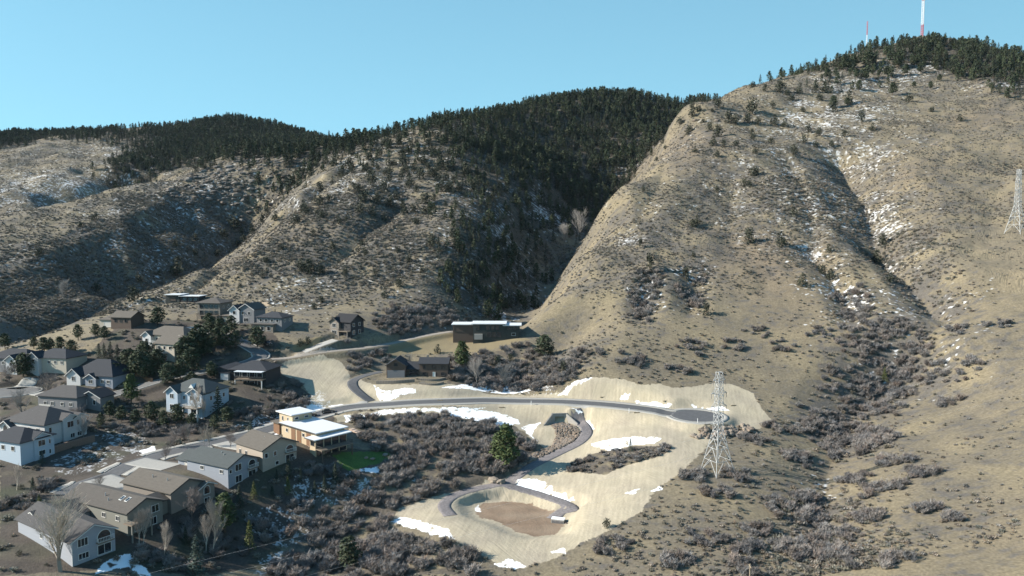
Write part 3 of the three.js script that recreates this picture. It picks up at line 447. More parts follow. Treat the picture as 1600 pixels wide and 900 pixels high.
function juniperGeometry(seed, { h = 4, width = 1.6, n = 330, col = [0.042, 0.046, 0.028], size = 0.26, pointed = 0.6 }) {
  const r = mulberry(seed), t = trunkOf(h * 0.7, 0.1, seed), c = soup(), lobes = [];
  for (let i = 0; i < 9; i++) { const a = r() * 6.283, f = r(); lobes.push([Math.cos(a) * width * 0.45 * (1 - f * pointed), h * (0.14 + 0.66 * f), Math.sin(a) * width * 0.45 * (1 - f * pointed), width * (0.72 - 0.4 * f * pointed) * (0.8 + 0.4 * r()), vary(col, r, 0.25)]); }
  for (let i = 0; i < n; i++) { const L = lobes[i % 9]; let x, y, z, d; do { x = r() * 2 - 1; y = r() * 2 - 1; z = r() * 2 - 1; d = x * x + y * y + z * z; } while (d > 1 || d < 0.3); c.leaf(L[0] + x * L[3], Math.max(0.1, L[1] + y * L[3] * 1.1), L[2] + z * L[3], size * (0.6 + 0.7 * r()), r, vary(L[4], r, 0.16), 1); }
  return [t.build(), c.build()];
}
function bareGeometry(seed, { h = 10, spread = 0.5, levels = 4, col = [0.19, 0.172, 0.155], twig = [0.28, 0.26, 0.24], r0 = 0.2, split = 4, low = 0.25, droop = 0 }) {
  const r = mulberry(seed), t = soup(), c = soup();
  const grow = (p, dir, len, rad, level) => {
    const n = 3; let q = p, d = dir.slice();
    for (let i = 0; i < n; i++) {
      d = [d[0] + (r() - 0.5) * 0.22, d[1] + (r() - 0.5) * 0.12 + 0.05, d[2] + (r() - 0.5) * 0.22]; const l = Math.hypot(...d); d = d.map((v) => v / l);
      const e = [q[0] + d[0] * len / n, q[1] + d[1] * len / n, q[2] + d[2] * len / n], ra = rad * (1 - i / n * 0.45), rb = rad * (1 - (i + 1) / n * 0.45);
      (level === 0 ? t : c).stick(q, e, ra, level === levels ? Math.max(0.003, rb * (i === n - 1 ? 0 : 1)) : rb, level < 2 ? col : twig);
      if (level < levels && (level > 0 || (i + 1) / n > low)) { const kids = level === 0 ? split : level >= 3 ? 2 : i === 0 ? 1 : 2; for (let k = 0; k < kids; k++) { const a = r() * 6.283, s = spread * (0.7 + 0.7 * r()), base = i === n - 1 ? d : d, kid = [base[0] + Math.cos(a) * s, base[1] * 0.9 + 0.25 - droop, base[2] + Math.sin(a) * s], kl = Math.hypot(...kid); grow(e, kid.map((v) => v / kl), len * (0.52 + 0.2 * r()), Math.max(0.014, rb * 0.55), level + 1); } }
      q = e;
    }
  };
  grow([0, -0.3, 0], [0, 1, 0], h * 0.5, r0, 0);
  return [t.build(), c.build()];
}
function scrubGeometry(seed, { h = 1.9, rad = 1.7, n = 260, w = 0.035, col = [0.165, 0.138, 0.12], rust = 0.1 }) {
  const r = mulberry(seed), c = soup(), stems = [];
  for (let i = 0; i < 13; i++) { const a = r() * 6.283, f = Math.sqrt(r()); stems.push([Math.cos(a) * rad * 0.7 * f, Math.sin(a) * rad * 0.7 * f, h * (1 - 0.45 * f * f) * (0.75 + 0.4 * r())]); }
  for (const [x, z, hh] of stems) for (let k = 0; k < 3; k++) c.stick([x * 0.5 + (r() - 0.5) * 0.3, -0.3, z * 0.5 + (r() - 0.5) * 0.3], [x + (r() - 0.5) * 0.5, hh * 0.75, z + (r() - 0.5) * 0.5], 0.035, 0.012, vary([col[0] * 0.7, col[1] * 0.7, col[2] * 0.7], r, 0.2));
  for (let i = 0; i < n; i++) { const s = stems[i % 13], a = r() * 6.283, y = s[2] * (0.12 + 0.72 * r()), l = (0.4 + 0.75 * r()) * h * 0.42, o = 0.25 + r() * 0.25, p = [s[0] * (0.5 + 0.5 * y / s[2]) + (r() - 0.5) * 0.5, y, s[1] * (0.5 + 0.5 * y / s[2]) + (r() - 0.5) * 0.5], up = 0.25 + r() * 0.85; c.blade(p, [p[0] + Math.cos(a) * l * o * 2, p[1] + l * up, p[2] + Math.sin(a) * l * o * 2], w * (0.7 + r()), vary(r() < rust ? [0.2, 0.125, 0.08] : col, r, 0.28), r); }
  return c.build();
}
function placePart(g, name, material, parent) { const m = new THREE.Mesh(g, material); m.name = name; m.castShadow = m.receiveShadow = true; parent.add(m); return m; }
function treeProto(geos) { const o = new THREE.Group(); placePart(geos[0], 'trunk', plantMaterial, o); placePart(geos[1], 'crown', leafMaterial, o); return o; }
const TREES = {
  pine: [1, 2, 3, 4].map((s) => [treeProto(pineGeometry(s, { width: 2.4 + s * 0.15 })), 10]),
  broadpine: [5, 6, 7].map((s) => [treeProto(pineGeometry(s, { width: 3.4, low: 0.15, limbs: 40, per: 28, size: 0.45, top: 0.28 })), 10]),
  tallpine: [8, 9].map((s) => [treeProto(pineGeometry(s, { width: 2.1, low: 0.2, limbs: 44, per: 30, size: 0.36, col: [0.06, 0.082, 0.026] })), 10]),
  spruce: [11, 12, 13].map((s) => [treeProto(spruceGeometry(s, {})), 10]),
  bluespruce: [14, 15].map((s) => [treeProto(spruceGeometry(s, { col: [0.048, 0.072, 0.058], width: 2.4 })), 10]),
  goldspruce: [16, 17].map((s) => [treeProto(spruceGeometry(s, { col: [0.085, 0.098, 0.028], width: 2.6 })), 10]),
  juniper: [21, 22, 23, 24].map((s) => [treeProto(juniperGeometry(s, {})), 4]),
  column: [25, 26].map((s) => [treeProto(juniperGeometry(s, { h: 6, width: 1.15, n: 380, pointed: 0.3 })), 6]),
  forest: [31, 32, 33, 34].map((s) => [treeProto(s % 2 ? pineGeometry(s, { limbs: 22, per: 12, size: 0.62, width: 2.5, low: 0.14 }) : spruceGeometry(s, { tiers: 11, per: 6, fill: 4, size: 0.55, width: 2.2, low: 0.08, col: [0.034, 0.046, 0.029] })), 10]),
  bare: [41, 42, 43].map((s) => [treeProto(bareGeometry(s, {})), 10]),
  aspen: [44, 45].map((s) => [treeProto(bareGeometry(s, { spread: 0.3, r0: 0.12, col: [0.42, 0.38, 0.32], twig: [0.32, 0.28, 0.24], split: 3, low: 0.1, h: 11 })), 10]),
  redbare: [46, 47].map((s) => [treeProto(bareGeometry(s, { spread: 0.75, r0: 0.16, col: [0.13, 0.11, 0.1], twig: [0.2, 0.17, 0.155], split: 5, low: 0.05, h: 9 })), 9]),
  bigbare: [[treeProto(bareGeometry(48, { h: 13, spread: 0.62, r0: 0.34, split: 4, low: 0.05, levels: 4, col: [0.26, 0.225, 0.185], twig: [0.38, 0.335, 0.275] })), 12.5]],
};
const treeRandom = mulberry(99);
function plant(kind, x, z, h, name, label, category, group) {
  const list = TREES[kind], [proto, unit] = list[Math.floor(treeRandom() * list.length)], o = proto.clone(), s = h / unit;
  o.name = numbered(name); o.position.set(x, groundY(x, z) - 0.05, z); o.rotation.y = treeRandom() * 6.283; const w = s * (0.9 + 0.25 * treeRandom()) * (/pine/.test(kind) ? 1.3 : 1); o.scale.set(w, s, w);
  o.userData = { label, category }; if (group) o.userData.group = group; scene.add(o); return o;
}
// ---------- houses ----------
const roofMaterial = (c, seed) => { const t = grainTexture(128, c, 0.35, seed, 0.35, 1.6); t.repeat.set(1 / 4, 1 / 4); return new THREE.MeshStandardMaterial({ map: t, roughness: 0.95 }); };
const sidingMaterial = (c, seed) => { const t = grainTexture(128, c, 0.12, seed, 0.12, 2.2); t.repeat.set(1 / 3, 1 / 3); return new THREE.MeshStandardMaterial({ map: t, roughness: 0.85 }); };
const H = {
  roofGrey: roofMaterial([0.064, 0.061, 0.061], 21), roofBrown: roofMaterial([0.082, 0.073, 0.064], 22), roofGreen: roofMaterial([0.061, 0.070, 0.070], 23), roofDark: roofMaterial([0.027, 0.030, 0.037], 24), roofTan: roofMaterial([0.104, 0.091, 0.076], 25), roofWhite: flat(0.62, 0.64, 0.66, 0.6), roofBlack: roofMaterial([0.018, 0.018, 0.021], 26),
  blueGrey: sidingMaterial([0.281, 0.296, 0.328], 31), olive: sidingMaterial([0.187, 0.187, 0.164], 32), taupe: sidingMaterial([0.211, 0.187, 0.164], 33), slate: sidingMaterial([0.234, 0.257, 0.296], 34), beige: sidingMaterial([0.328, 0.281, 0.234], 35), stucco: sidingMaterial([0.429, 0.343, 0.234], 36), white: sidingMaterial([0.468, 0.468, 0.468], 37), paleBlue: sidingMaterial([0.359, 0.421, 0.484], 38), cream: sidingMaterial([0.390, 0.351, 0.289], 39), charcoal: sidingMaterial([0.035, 0.035, 0.039], 40), brown: sidingMaterial([0.094, 0.066, 0.051], 41), wood: sidingMaterial([0.172, 0.094, 0.051], 42), stone: surface([0.203, 0.176, 0.148], 0.8, 43, 3), grey: sidingMaterial([0.172, 0.172, 0.179], 44), darkGreen: sidingMaterial([0.039, 0.043, 0.039], 45),
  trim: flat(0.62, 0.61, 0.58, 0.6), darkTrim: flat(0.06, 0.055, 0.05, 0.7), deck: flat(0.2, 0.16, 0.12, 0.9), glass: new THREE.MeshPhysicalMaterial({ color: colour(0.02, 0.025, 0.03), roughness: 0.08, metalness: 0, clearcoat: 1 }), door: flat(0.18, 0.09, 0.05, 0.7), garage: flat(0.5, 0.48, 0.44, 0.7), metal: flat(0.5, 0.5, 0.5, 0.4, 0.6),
};
const bx = (w, h, d, x, y, z) => new THREE.BoxGeometry(w, h, d).translate(x, y, z);
const put = (name, geo, material, parent) => { const m = new THREE.Mesh(Array.isArray(geo) ? mergeGeometries(geo.map((g) => { const q = g.index ? g.toNonIndexed() : g; q.deleteAttribute?.('uv1'); return q; })) : geo, material); m.name = name; m.castShadow = m.receiveShadow = true; parent.add(m); return m; };
function metricUV(g) { // uv in metres from position and facing
  g = g.index ? g.toNonIndexed() : g; g.computeVertexNormals(); const p = g.attributes.position, n = g.attributes.normal, uv = new Float32Array(p.count * 2);
  for (let i = 0; i < p.count; i++) { const ax = Math.abs(n.getX(i)), ay = Math.abs(n.getY(i)), az = Math.abs(n.getZ(i)); const x = p.getX(i), y = p.getY(i), z = p.getZ(i); if (ay > 0.95) { uv[2 * i] = x; uv[2 * i + 1] = z; } else if (ax > az) { uv[2 * i] = z; uv[2 * i + 1] = y * (1 + ay); } else { uv[2 * i] = x; uv[2 * i + 1] = y * (1 + ay); } }
  g.setAttribute('uv', new THREE.BufferAttribute(uv, 2)); return g;
}
const prism = (outlinePts, from, to, axis) => { const s = new THREE.Shape(outlinePts.map(([a, b]) => new THREE.Vector2(a, b))), g = new THREE.ExtrudeGeometry(s, { depth: to - from, bevelEnabled: false }); g.translate(0, 0, from); if (axis === 'x') g.rotateY(Math.PI / 2); return metricUV(g); };
function polyhedron(faces) { const pos = []; for (const f of faces) for (let i = 1; i < f.length - 1; i++) pos.push(...f[0], ...f[i], ...f[i + 1]); const g = new THREE.BufferGeometry(); g.setAttribute('position', new THREE.Float32BufferAttribute(pos, 3)); return metricUV(g); }
const FOUND = 5;
function volume(v, o) {
  const { x = 0, z = 0, w, d, y = 0, h, roof = 'gable', axis = 'x', pitch = 0.45, over = 0.55, thick = 0.22 } = v, bottom = v.base ?? -FOUND, top = y + h;
  const span = axis === 'x' ? d : w, run = axis === 'x' ? w : d, rise_ = span / 2 * pitch;
  if (roof === 'gable') {
    const pts = [[-span / 2, bottom], [span / 2, bottom], [span / 2, top], [0, top + rise_], [-span / 2, top]];
    put(v.wallName || 'wall', prism(pts, -run / 2, run / 2, axis).translate(x, 0, z), v.wall, o);
    const e = over * pitch, chev = [[-span / 2 - over, top - e + 0.03], [0, top + rise_ + 0.03], [span / 2 + over, top - e + 0.03], [span / 2 + over, top - e + thick + 0.03], [0, top + rise_ + thick + 0.06], [-span / 2 - over, top - e + thick + 0.03]];
    const r = put('roof', prism(chev, -run / 2 - over, run / 2 + over, axis).translate(x, 0, z), v.cover, o);
    if (v.trim) { const rim = []; for (const s of [-1, 1]) { const q = [[-span / 2 - over - 0.02, top - e - 0.1], [0, top + rise_ - 0.1], [span / 2 + over + 0.02, top - e - 0.1], [span / 2 + over + 0.02, top - e + thick * 0.6], [0, top + rise_ + thick * 0.6], [-span / 2 - over - 0.02, top - e + thick * 0.6]]; const a = s * (run / 2 + over); rim.push(prism(q, s < 0 ? a - 0.05 : a, s < 0 ? a : a + 0.05, axis).translate(x, 0, z)); } for (const q of rim) put('fascia', q, v.trim, r); }
  } else if (roof === 'hip') {
    put(v.wallName || 'wall', metricUV(bx(w, top - bottom, d, x, (top + bottom) / 2, z)), v.wall, o);
    const a = w / 2 + over, b = d / 2 + over, hh = Math.min(a, b) * pitch, y0 = top + 0.02 - over * pitch * 0.3, y1 = y0 + 0.2, yt = y1 + hh, L = w >= d ? [[-(a - b), yt, 0], [a - b, yt, 0]] : [[0, yt, -(b - a)], [0, yt, b - a]];
    const c = [[-a, -b], [a, -b], [a, b], [-a, b]], T = c.map(([p, q]) => [p, y1, q]), B = c.map(([p, q]) => [p, y0, q]);
    const faces = w >= d ? [[T[3], T[2], L[1], L[0]], [T[1], T[0], L[0], L[1]], [T[2], T[1], L[1]], [T[0], T[3], L[0]]] : [[T[2], T[1], L[0], L[1]], [T[0], T[3], L[1], L[0]], [T[3], T[2], L[1]], [T[1], T[0], L[0]]];
    for (let i = 0; i < 4; i++) faces.push([B[i], T[i], T[(i + 1) % 4], B[(i + 1) % 4]]); faces.push([B[0], B[1], B[2], B[3]]);
    put('roof', polyhedron(faces).translate(x, 0, z), v.cover, o);
  } else { // flat or gently tilted slab
    const tilt = v.tilt || 0; put(v.wallName || 'wall', metricUV(bx(w, top - bottom, d, x, (top + bottom) / 2, z)), v.wall, o);
    const g = bx(w + 2 * over, 0.28, d + 2 * over, 0, 0, 0); const p = g.attributes.position; for (let i = 0; i < p.count; i++) p.setY(i, p.getY(i) + Math.abs(tilt) * (d / 2 + over) + tilt * p.getZ(i));
    const r = put('roof', metricUV(g).translate(x, top + 0.16, z), v.cover, o);
    if (v.trim) { const q = []; for (const s of [-1, 1]) { q.push(bx(w + 2 * over + 0.08, 0.3, 0.05, x, top + 0.14 + Math.abs(tilt) * (d / 2 + over) + s * tilt * (d / 2 + over), z + s * (d / 2 + over + 0.03))); } for (const g of q) put('fascia', g, v.trim, r); }
    if (tilt) put('gable_wall', metricUV(bx(w - 0.02, Math.abs(tilt) * d, d - 0.02, x, top + Math.abs(tilt) * d / 2 - 0.3, z)), v.wall, o);
  }
}
const faceFrame = (v, face) => { const { x = 0, z = 0, w, d } = v; return face === 'right' ? [x + w / 2, z, 0, -1, 1, 0] : face === 'left' ? [x - w / 2, z, 0, 1, -1, 0] : face === 'front' ? [x, z + d / 2, 1, 0, 0, 1] : [x, z - d / 2, -1, 0, 0, -1]; };
function openingOn(o, v, face, u, y, w, h, { name = 'window', pane = H.glass, frame = H.trim, bar = 0.09, mullion = 0, arch = false } = {}) {
  const [fx, fz, ux, uz, nx, nz] = faceFrame(v, face), turn = Math.atan2(nx, nz), at = (g, out) => g.rotateY(turn).translate(fx + ux * u + nx * out, y, fz + uz * u + nz * out);
  let f;
  if (arch) {
    const ring = new THREE.Shape(); ring.moveTo(-w / 2, -h / 2); ring.lineTo(w / 2, -h / 2); ring.lineTo(w / 2, h / 2 - w / 2); ring.absarc(0, h / 2 - w / 2, w / 2, 0, Math.PI); ring.lineTo(-w / 2, -h / 2);
    const hole = new THREE.Path(), q = w / 2 - 0.14; hole.moveTo(-q, -h / 2 + 0.14); hole.lineTo(q, -h / 2 + 0.14); hole.lineTo(q, h / 2 - w / 2); hole.absarc(0, h / 2 - w / 2, q, 0, Math.PI); hole.lineTo(-q, -h / 2 + 0.14); ring.holes.push(hole);
    f = put(name, at(new THREE.ExtrudeGeometry(ring, { depth: 0.1, bevelEnabled: false, curveSegments: 8 }), 0.005), frame, o);
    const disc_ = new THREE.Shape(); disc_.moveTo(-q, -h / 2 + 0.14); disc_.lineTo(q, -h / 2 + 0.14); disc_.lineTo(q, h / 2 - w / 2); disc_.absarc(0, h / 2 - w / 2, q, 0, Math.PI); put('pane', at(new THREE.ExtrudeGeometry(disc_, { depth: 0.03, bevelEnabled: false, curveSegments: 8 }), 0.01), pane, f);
    return f;
  }
  const parts = [at(bx(w, bar, 0.1, 0, h / 2 - bar / 2, 0.05), 0), at(bx(w + 0.1, bar, 0.14, 0, -h / 2 + bar / 2, 0.07), 0), at(bx(bar, h - 2 * bar, 0.1, -w / 2 + bar / 2, 0, 0.05), 0), at(bx(bar, h - 2 * bar, 0.1, w / 2 - bar / 2, 0, 0.05), 0)];
  for (let i = 1; i <= mullion; i++) parts.push(at(bx(bar * 0.7, h - 2 * bar, 0.08, -w / 2 + i * w / (mullion + 1), 0, 0.05), 0));
  f = put(name, parts, frame, o); put('pane', at(bx(w - 2 * bar, h - 2 * bar, 0.03, 0, 0, 0.02), 0), pane, f); return f;
}
function deckOn(o, v, face, u, y, w, depth, { rail = H.trim, floor = H.deck, posts = true, post = H.trim } = {}) {
  const [fx, fz, ux, uz, nx, nz] = faceFrame(v, face), turn = Math.atan2(nx, nz), at = (g) => g.rotateY(turn).translate(fx + ux * u, y, fz + uz * u);
  const f = put('deck', at(bx(w, 0.24, depth, 0, -0.12, depth / 2 + 0.01)), floor, o), r = [bx(w, 0.08, 0.08, 0, 1, depth - 0.06), bx(w, 0.06, 0.06, 0, 0.12, depth - 0.06)];
  for (const s of [-1, 1]) r.push(bx(0.07, 0.07, depth - 0.12, s * (w / 2 - 0.05), 1, depth / 2 - 0.03));
  const n = Math.round(w / 0.35); for (let i = 0; i <= n; i++) r.push(bx(0.05, 0.9, 0.05, -w / 2 + 0.05 + i * (w - 0.1) / n, 0.52, depth - 0.06));
  for (let i = 1; i < depth / 0.4; i++) for (const s of [-1, 1]) r.push(bx(0.05, 0.9, 0.05, s * (w / 2 - 0.05), 0.52, i * 0.4));
  put('railing', r.map(at), rail, f);
  if (posts) for (const s of [-1, 1]) put('post', at(bx(0.28, y + FOUND - 0.25, 0.28, s * (w / 2 - 0.25), -(y + FOUND - 0.25) / 2 - 0.25, depth - 0.2)), post, o);
}
const houseFoot = [];
function house(name, label, at, turnDeg, corner, build, lift = 0) {
  const o = new THREE.Group(), p = spot(at[0], at[1]), t = turnDeg * Math.PI / 180, c = Math.cos(t), s = Math.sin(t);
  o.name = numbered(name); o.rotation.y = t; o.position.set(p.x - (corner[0] * c + corner[1] * s), p.y + lift, p.z - (-corner[0] * s + corner[1] * c)); o.userData = { label, category: 'house' };
  build(o); scene.add(o);
  let r = 0; const box = new THREE.Box3(); for (const m of o.children) if (m.isMesh && /wall/.test(m.name)) { m.geometry.computeBoundingBox(); box.union(m.geometry.boundingBox); }
  houseFoot.push([o.position.x, o.position.z, c, s, box.min.x - 0.8, box.max.x + 0.8, box.min.z - 0.8, box.max.z + 0.8]); return o;
}
const inHouse = (x, z, e = 0) => houseFoot.some(([ox, oz, c, s, x0, x1, z0, z1]) => { const dx = x - ox, dz = z - oz, lx = dx * c - dz * s, lz = dx * s + dz * c; return lx > x0 - e && lx < x1 + e && lz > z0 - e && lz < z1 + e; });
const rows = (o, v, face, y, us, w, h, opt) => { for (const u of us) openingOn(o, v, face, u, y, w, h, opt); };
const stack = (o, x, y, z, w = 0.7, h = 1.2, m = H.stone) => put('chimney', metricUV(bx(w, h, w, x, y + h / 2, z)), m, o);
const vent = (o, x, y, z) => put('roof_vent', new THREE.CylinderGeometry(0.12, 0.14, 0.8, 8).translate(x, y + 0.3, z), H.metal, o);
function archBalcony(o, v, u, y, w, h) { openingOn(o, v, 'right', u, y, w, h, { name: 'balcony_recess_stand_in', pane: H.glass, arch: true, frame: H.trim }); deckOn(o, v, 'right', u, y - h / 2 + 0.2, w + 0.5, 1.1, { posts: false }); openingOn(o, v, 'right', u, y - h / 2 - 1.7, w, 2.2, { name: 'patio_door', mullion: 1 }); }  // dark pane fills the arch in place of the shaded balcony recess

// the row of gabled houses backing onto the gulch
house('gabled_house', 'blue-grey gabled house with arched balcony behind the big bare tree', [113, 886], -33, [9.5, 4.6], (o) => {
  const v = { x: -2.5, w: 24, d: 9.2, h: 5.4, wall: H.blueGrey, cover: H.roofGrey, trim: H.trim, pitch: 0.5 }, w2 = { x: -12, z: -3, w: 9, d: 11, h: 4.8, roof: 'gable', axis: 'z', wall: H.blueGrey, cover: H.roofGrey, trim: H.trim, pitch: 0.45 };
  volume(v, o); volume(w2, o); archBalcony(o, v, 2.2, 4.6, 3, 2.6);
  rows(o, v, 'right', 4.6, [-2.3], 2.2, 1.8, { mullion: 2 }); rows(o, v, 'right', 1.6, [-2.2], 2.2, 1.4, { mullion: 2 }); rows(o, v, 'front', 3.8, [-1, 3.2], 1.2, 1.2, { mullion: 1 }); rows(o, v, 'front', 1.2, [5], 1.2, 1); vent(o, 3, 7, 1.5); put('downpipe', bx(0.1, 5, 0.1, 9.55, 2.6, 4.55), H.trim, o);
});
house('gabled_house', 'olive-grey gabled house with two white skylights and a timber deck', [200, 838], -27, [10.5, 4.6], (o) => {
  const v = { x: -1, w: 23, d: 9.2, h: 5.5, wall: H.olive, cover: H.roofBrown, pitch: 0.42, trim: H.darkTrim }; volume(v, o); volume({ x: 5.5, z: -5, w: 6, d: 5, h: 4.6, axis: 'z', wall: H.olive, cover: H.roofBrown, pitch: 0.4 }, o);
  for (const x of [4.6, 6.6]) { const m = put('skylight', bx(0.95, 0.14, 1.5, 0, 0, 0).rotateX(Math.atan(0.42)).translate(x, 7.05, 1.6), H.trim, o); put('pane', bx(0.65, 0.05, 1.15, 0, 0.08, 0).rotateX(Math.atan(0.42)).translate(x, 7.07, 1.6), H.glass, m); }
  rows(o, v, 'front', 3.6, [3, 8], 1.3, 1.2, { mullion: 1 }); rows(o, v, 'right', 4.2, [2.6], 2, 1.8, { mullion: 1 }); rows(o, v, 'right', 1.4, [-2, 2], 1.8, 1.9, { mullion: 1 }); deckOn(o, v, 'right', -3, 3.4, 5.4, 3, { rail: H.olive, post: H.olive }); vent(o, -1, 6.9, 2); vent(o, 1.5, 6.4, 3); put('garage_door', bx(4.8, 2.2, 0.08, -4, 2.6, -5.05), H.garage, o);
});
house('gabled_house', 'taupe house with plain brown roof above the skylight house', [268, 804], -27, [8.5, 5], (o) => {
  const v = { x: -0.5, w: 18, d: 10, h: 5.4, wall: H.taupe, cover: H.roofTan, pitch: 0.4, trim: H.darkTrim }; volume(v, o); const b = { x: 6.2, z: -4.6, w: 7, d: 4.8, h: 4.4, axis: 'x', wall: H.taupe, cover: H.roofTan, pitch: 0.45, trim: H.trim }; volume(b, o);
  rows(o, v, 'front', 3.9, [5.5], 1.3, 1.1, { mullion: 1 }); rows(o, v, 'right', 3.8, [0, 3.2], 1.4, 1.4, { mullion: 1 }); openingOn(o, b, 'right', 0, 3.4, 2, 2.3, { arch: true }); rows(o, b, 'right', 0.9, [0], 1.8, 1.2, { mullion: 1 }); vent(o, 3.5, 6.8, 2); vent(o, -2, 6.9, 2); openingOn(o, v, 'left', 0, 2.2, 4.6, 2.2, { name: 'garage_door', pane: H.garage });
});
house('gabled_house', 'slate-blue house with grey-green roof and lower garage wing', [357, 764], -28, [10, 5], (o) => {
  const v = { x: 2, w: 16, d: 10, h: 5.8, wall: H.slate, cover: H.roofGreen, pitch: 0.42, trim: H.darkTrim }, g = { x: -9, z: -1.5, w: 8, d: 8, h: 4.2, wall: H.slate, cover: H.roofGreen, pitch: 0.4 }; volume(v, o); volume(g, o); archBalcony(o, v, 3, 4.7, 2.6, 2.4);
  rows(o, v, 'front', 4.3, [-2, 5.5], 1.4, 1.1, { mullion: 1 }); rows(o, v, 'right', 4.9, [-1.6], 2.2, 1.9, { mullion: 1 }); rows(o, v, 'right', 1.8, [-1.6], 2.2, 2, { mullion: 1 }); rows(o, v, 'right', 4.4, [-4.2], 0.9, 1.1); vent(o, 3, 7.4, 1); vent(o, 4.6, 7.2, 1.6); openingOn(o, g, 'front', 0.5, 2.4, 3.6, 2.2, { name: 'garage_door', pane: H.garage });
});
house('gabled_house', 'beige house with brown roof beside the white-roofed modern house', [411, 738], -38, [6.5, 5.5], (o) => {
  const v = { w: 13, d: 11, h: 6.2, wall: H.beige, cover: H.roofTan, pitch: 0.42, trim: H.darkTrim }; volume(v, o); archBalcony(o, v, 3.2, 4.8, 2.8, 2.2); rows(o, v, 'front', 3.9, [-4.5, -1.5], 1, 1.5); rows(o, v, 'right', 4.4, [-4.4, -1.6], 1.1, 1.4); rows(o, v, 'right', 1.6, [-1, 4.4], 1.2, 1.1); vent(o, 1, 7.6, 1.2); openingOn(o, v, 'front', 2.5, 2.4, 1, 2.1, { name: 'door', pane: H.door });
});
house('modern_house', 'modern tan house with stepped white flat roofs above the green lawn', [493, 714], -41, [9, 6], (o) => {
  const v = { x: -2.5, z: -1, w: 18, d: 10, h: 5.9, roof: 'flat', wall: H.stucco, cover: H.roofWhite, trim: H.darkTrim, over: 0.9, tilt: 0.02 }, e = { x: 7.6, z: 0.5, w: 2.8, d: 11, h: 5.0, roof: 'flat', wall: H.stucco, cover: H.roofWhite, trim: H.darkTrim, over: 1.1 }, t = { x: -13.6, z: -2, w: 7.4, d: 7, h: 8.2, roof: 'flat', wall: H.stucco, cover: H.roofWhite, trim: H.trim, over: 0.8, tilt: 0.03 }, l = { x: -18.4, z: -1, w: 3.4, d: 6, h: 4.8, roof: 'flat', wall: H.wood, cover: H.roofTan, over: 0.7 };
  volume(v, o); volume(e, o); volume(t, o); volume(l, o);
  for (const u of [-5.5, -2.4, 2.6]) put('wood_panel', metricUV(bx(2.2, 3.9, 0.08, u, 3.4, 4.06)), H.wood, o);
  rows(o, v, 'front', 4.4, [-6.5, 2.4, 7], 1.2, 1.2); rows(o, v, 'front', 1.2, [-5, 5], 1.1, 1); rows(o, t, 'front', 6.6, [-1.8, 1.2], 0.8, 1.5); rows(o, t, 'front', 4, [1.2], 0.9, 0.9); rows(o, e, 'front', 3.7, [0], 1.9, 1.3, { frame: H.darkTrim }); rows(o, t, 'right', 7.2, [-2, 1.5], 1.4, 0.9);
  rows(o, e, 'right', 3.6, [-4, -1.3, 1.4, 4.1], 2.3, 2.3, { frame: H.darkTrim }); rows(o, e, 'right', 0.9, [-4, -1.3, 1.4, 4.1], 2.3, 2, { frame: H.darkTrim }); deckOn(o, e, 'right', 0, 2.4, 11, 3.2, { rail: H.darkTrim, post: H.brown });
});
// houses across the street
house('pale_house', 'pale blue two storey house with dormers opposite the beige house', [322, 652], -20, [8, 5.5], (o) => {
  const v = { w: 16, d: 11, h: 8.2, wall: H.paleBlue, cover: H.roofGreen, roof: 'hip', pitch: 0.55 }, g = { x: -5, z: 5, w: 5, d: 4, h: 8, axis: 'z', wall: H.paleBlue, cover: H.roofGreen, pitch: 0.75, trim: H.trim }, g2 = { x: 4.5, z: 5, w: 6, d: 3.4, h: 8, axis: 'z', wall: H.paleBlue, cover: H.roofGreen, pitch: 0.6, trim: H.trim }; volume(v, o); volume(g, o); volume(g2, o);
  rows(o, g, 'front', 6.6, [0], 1.6, 1.6, { mullion: 1 }); rows(o, g, 'front', 3, [0], 1.8, 1.6, { mullion: 1 }); rows(o, g2, 'front', 6.4, [-1.4, 1.4], 1.3, 1.6, { mullion: 1 }); rows(o, v, 'front', 6, [-1], 1.2, 1.4, { mullion: 1 }); rows(o, v, 'front', 3, [-1, 1], 1.2, 1.5); rows(o, v, 'right', 6, [-3, 0, 3], 1.1, 1.5); deckOn(o, g2, 'front', 0, 3.6, 6.5, 2.4); rows(o, g2, 'front', 2, [0], 3.4, 2, { mullion: 2 }); stack(o, -2, 9.5, -2); put('dormer', prism([[-1.1, 0], [1.1, 0], [0, 1.3]], 0, 3, 'z').translate(1, 9.2, 1.5), H.trim, o);
});
house('dark_house', 'dark house with low hip roof and long white balcony roof', [420, 606], -10, [12, 5.5], (o) => {
  const v = { x: 4, w: 14, d: 11, h: 6.4, wall: H.charcoal, cover: H.roofDark, roof: 'hip', pitch: 0.4, over: 0.9 }, l = { x: -7, z: 0.5, w: 10, d: 10, h: 5.6, wall: H.charcoal, cover: H.roofDark, axis: 'z', pitch: 0.3 }, p = { x: -5, z: 6, w: 3, d: 1.4, h: 5, roof: 'flat', wall: H.white, cover: H.roofDark, over: 0.2 }; volume(v, o); volume(l, o); volume(p, o);
  put('balcony_roof', bx(11, 0.22, 3.2, 5.5, 6.2, 7), H.roofWhite, o); deckOn(o, v, 'front', 1.5, 3.4, 11, 3, { rail: H.darkTrim, post: H.trim }); rows(o, v, 'front', 4.7, [-4.5, -1.5, 1.5, 4.5], 2.2, 1.9); rows(o, v, 'front', 1.4, [-4.5, -1.5, 1.5, 4.5], 2, 2); rows(o, l, 'front', 4.4, [2.6], 1.8, 1.8); rows(o, l, 'front', 1.3, [3], 2.4, 1.4, { mullion: 1 }); put('bay_panel', metricUV(bx(2.6, 2.6, 0.1, -9.3, 4.2, 5.56)), H.brown, o);
});
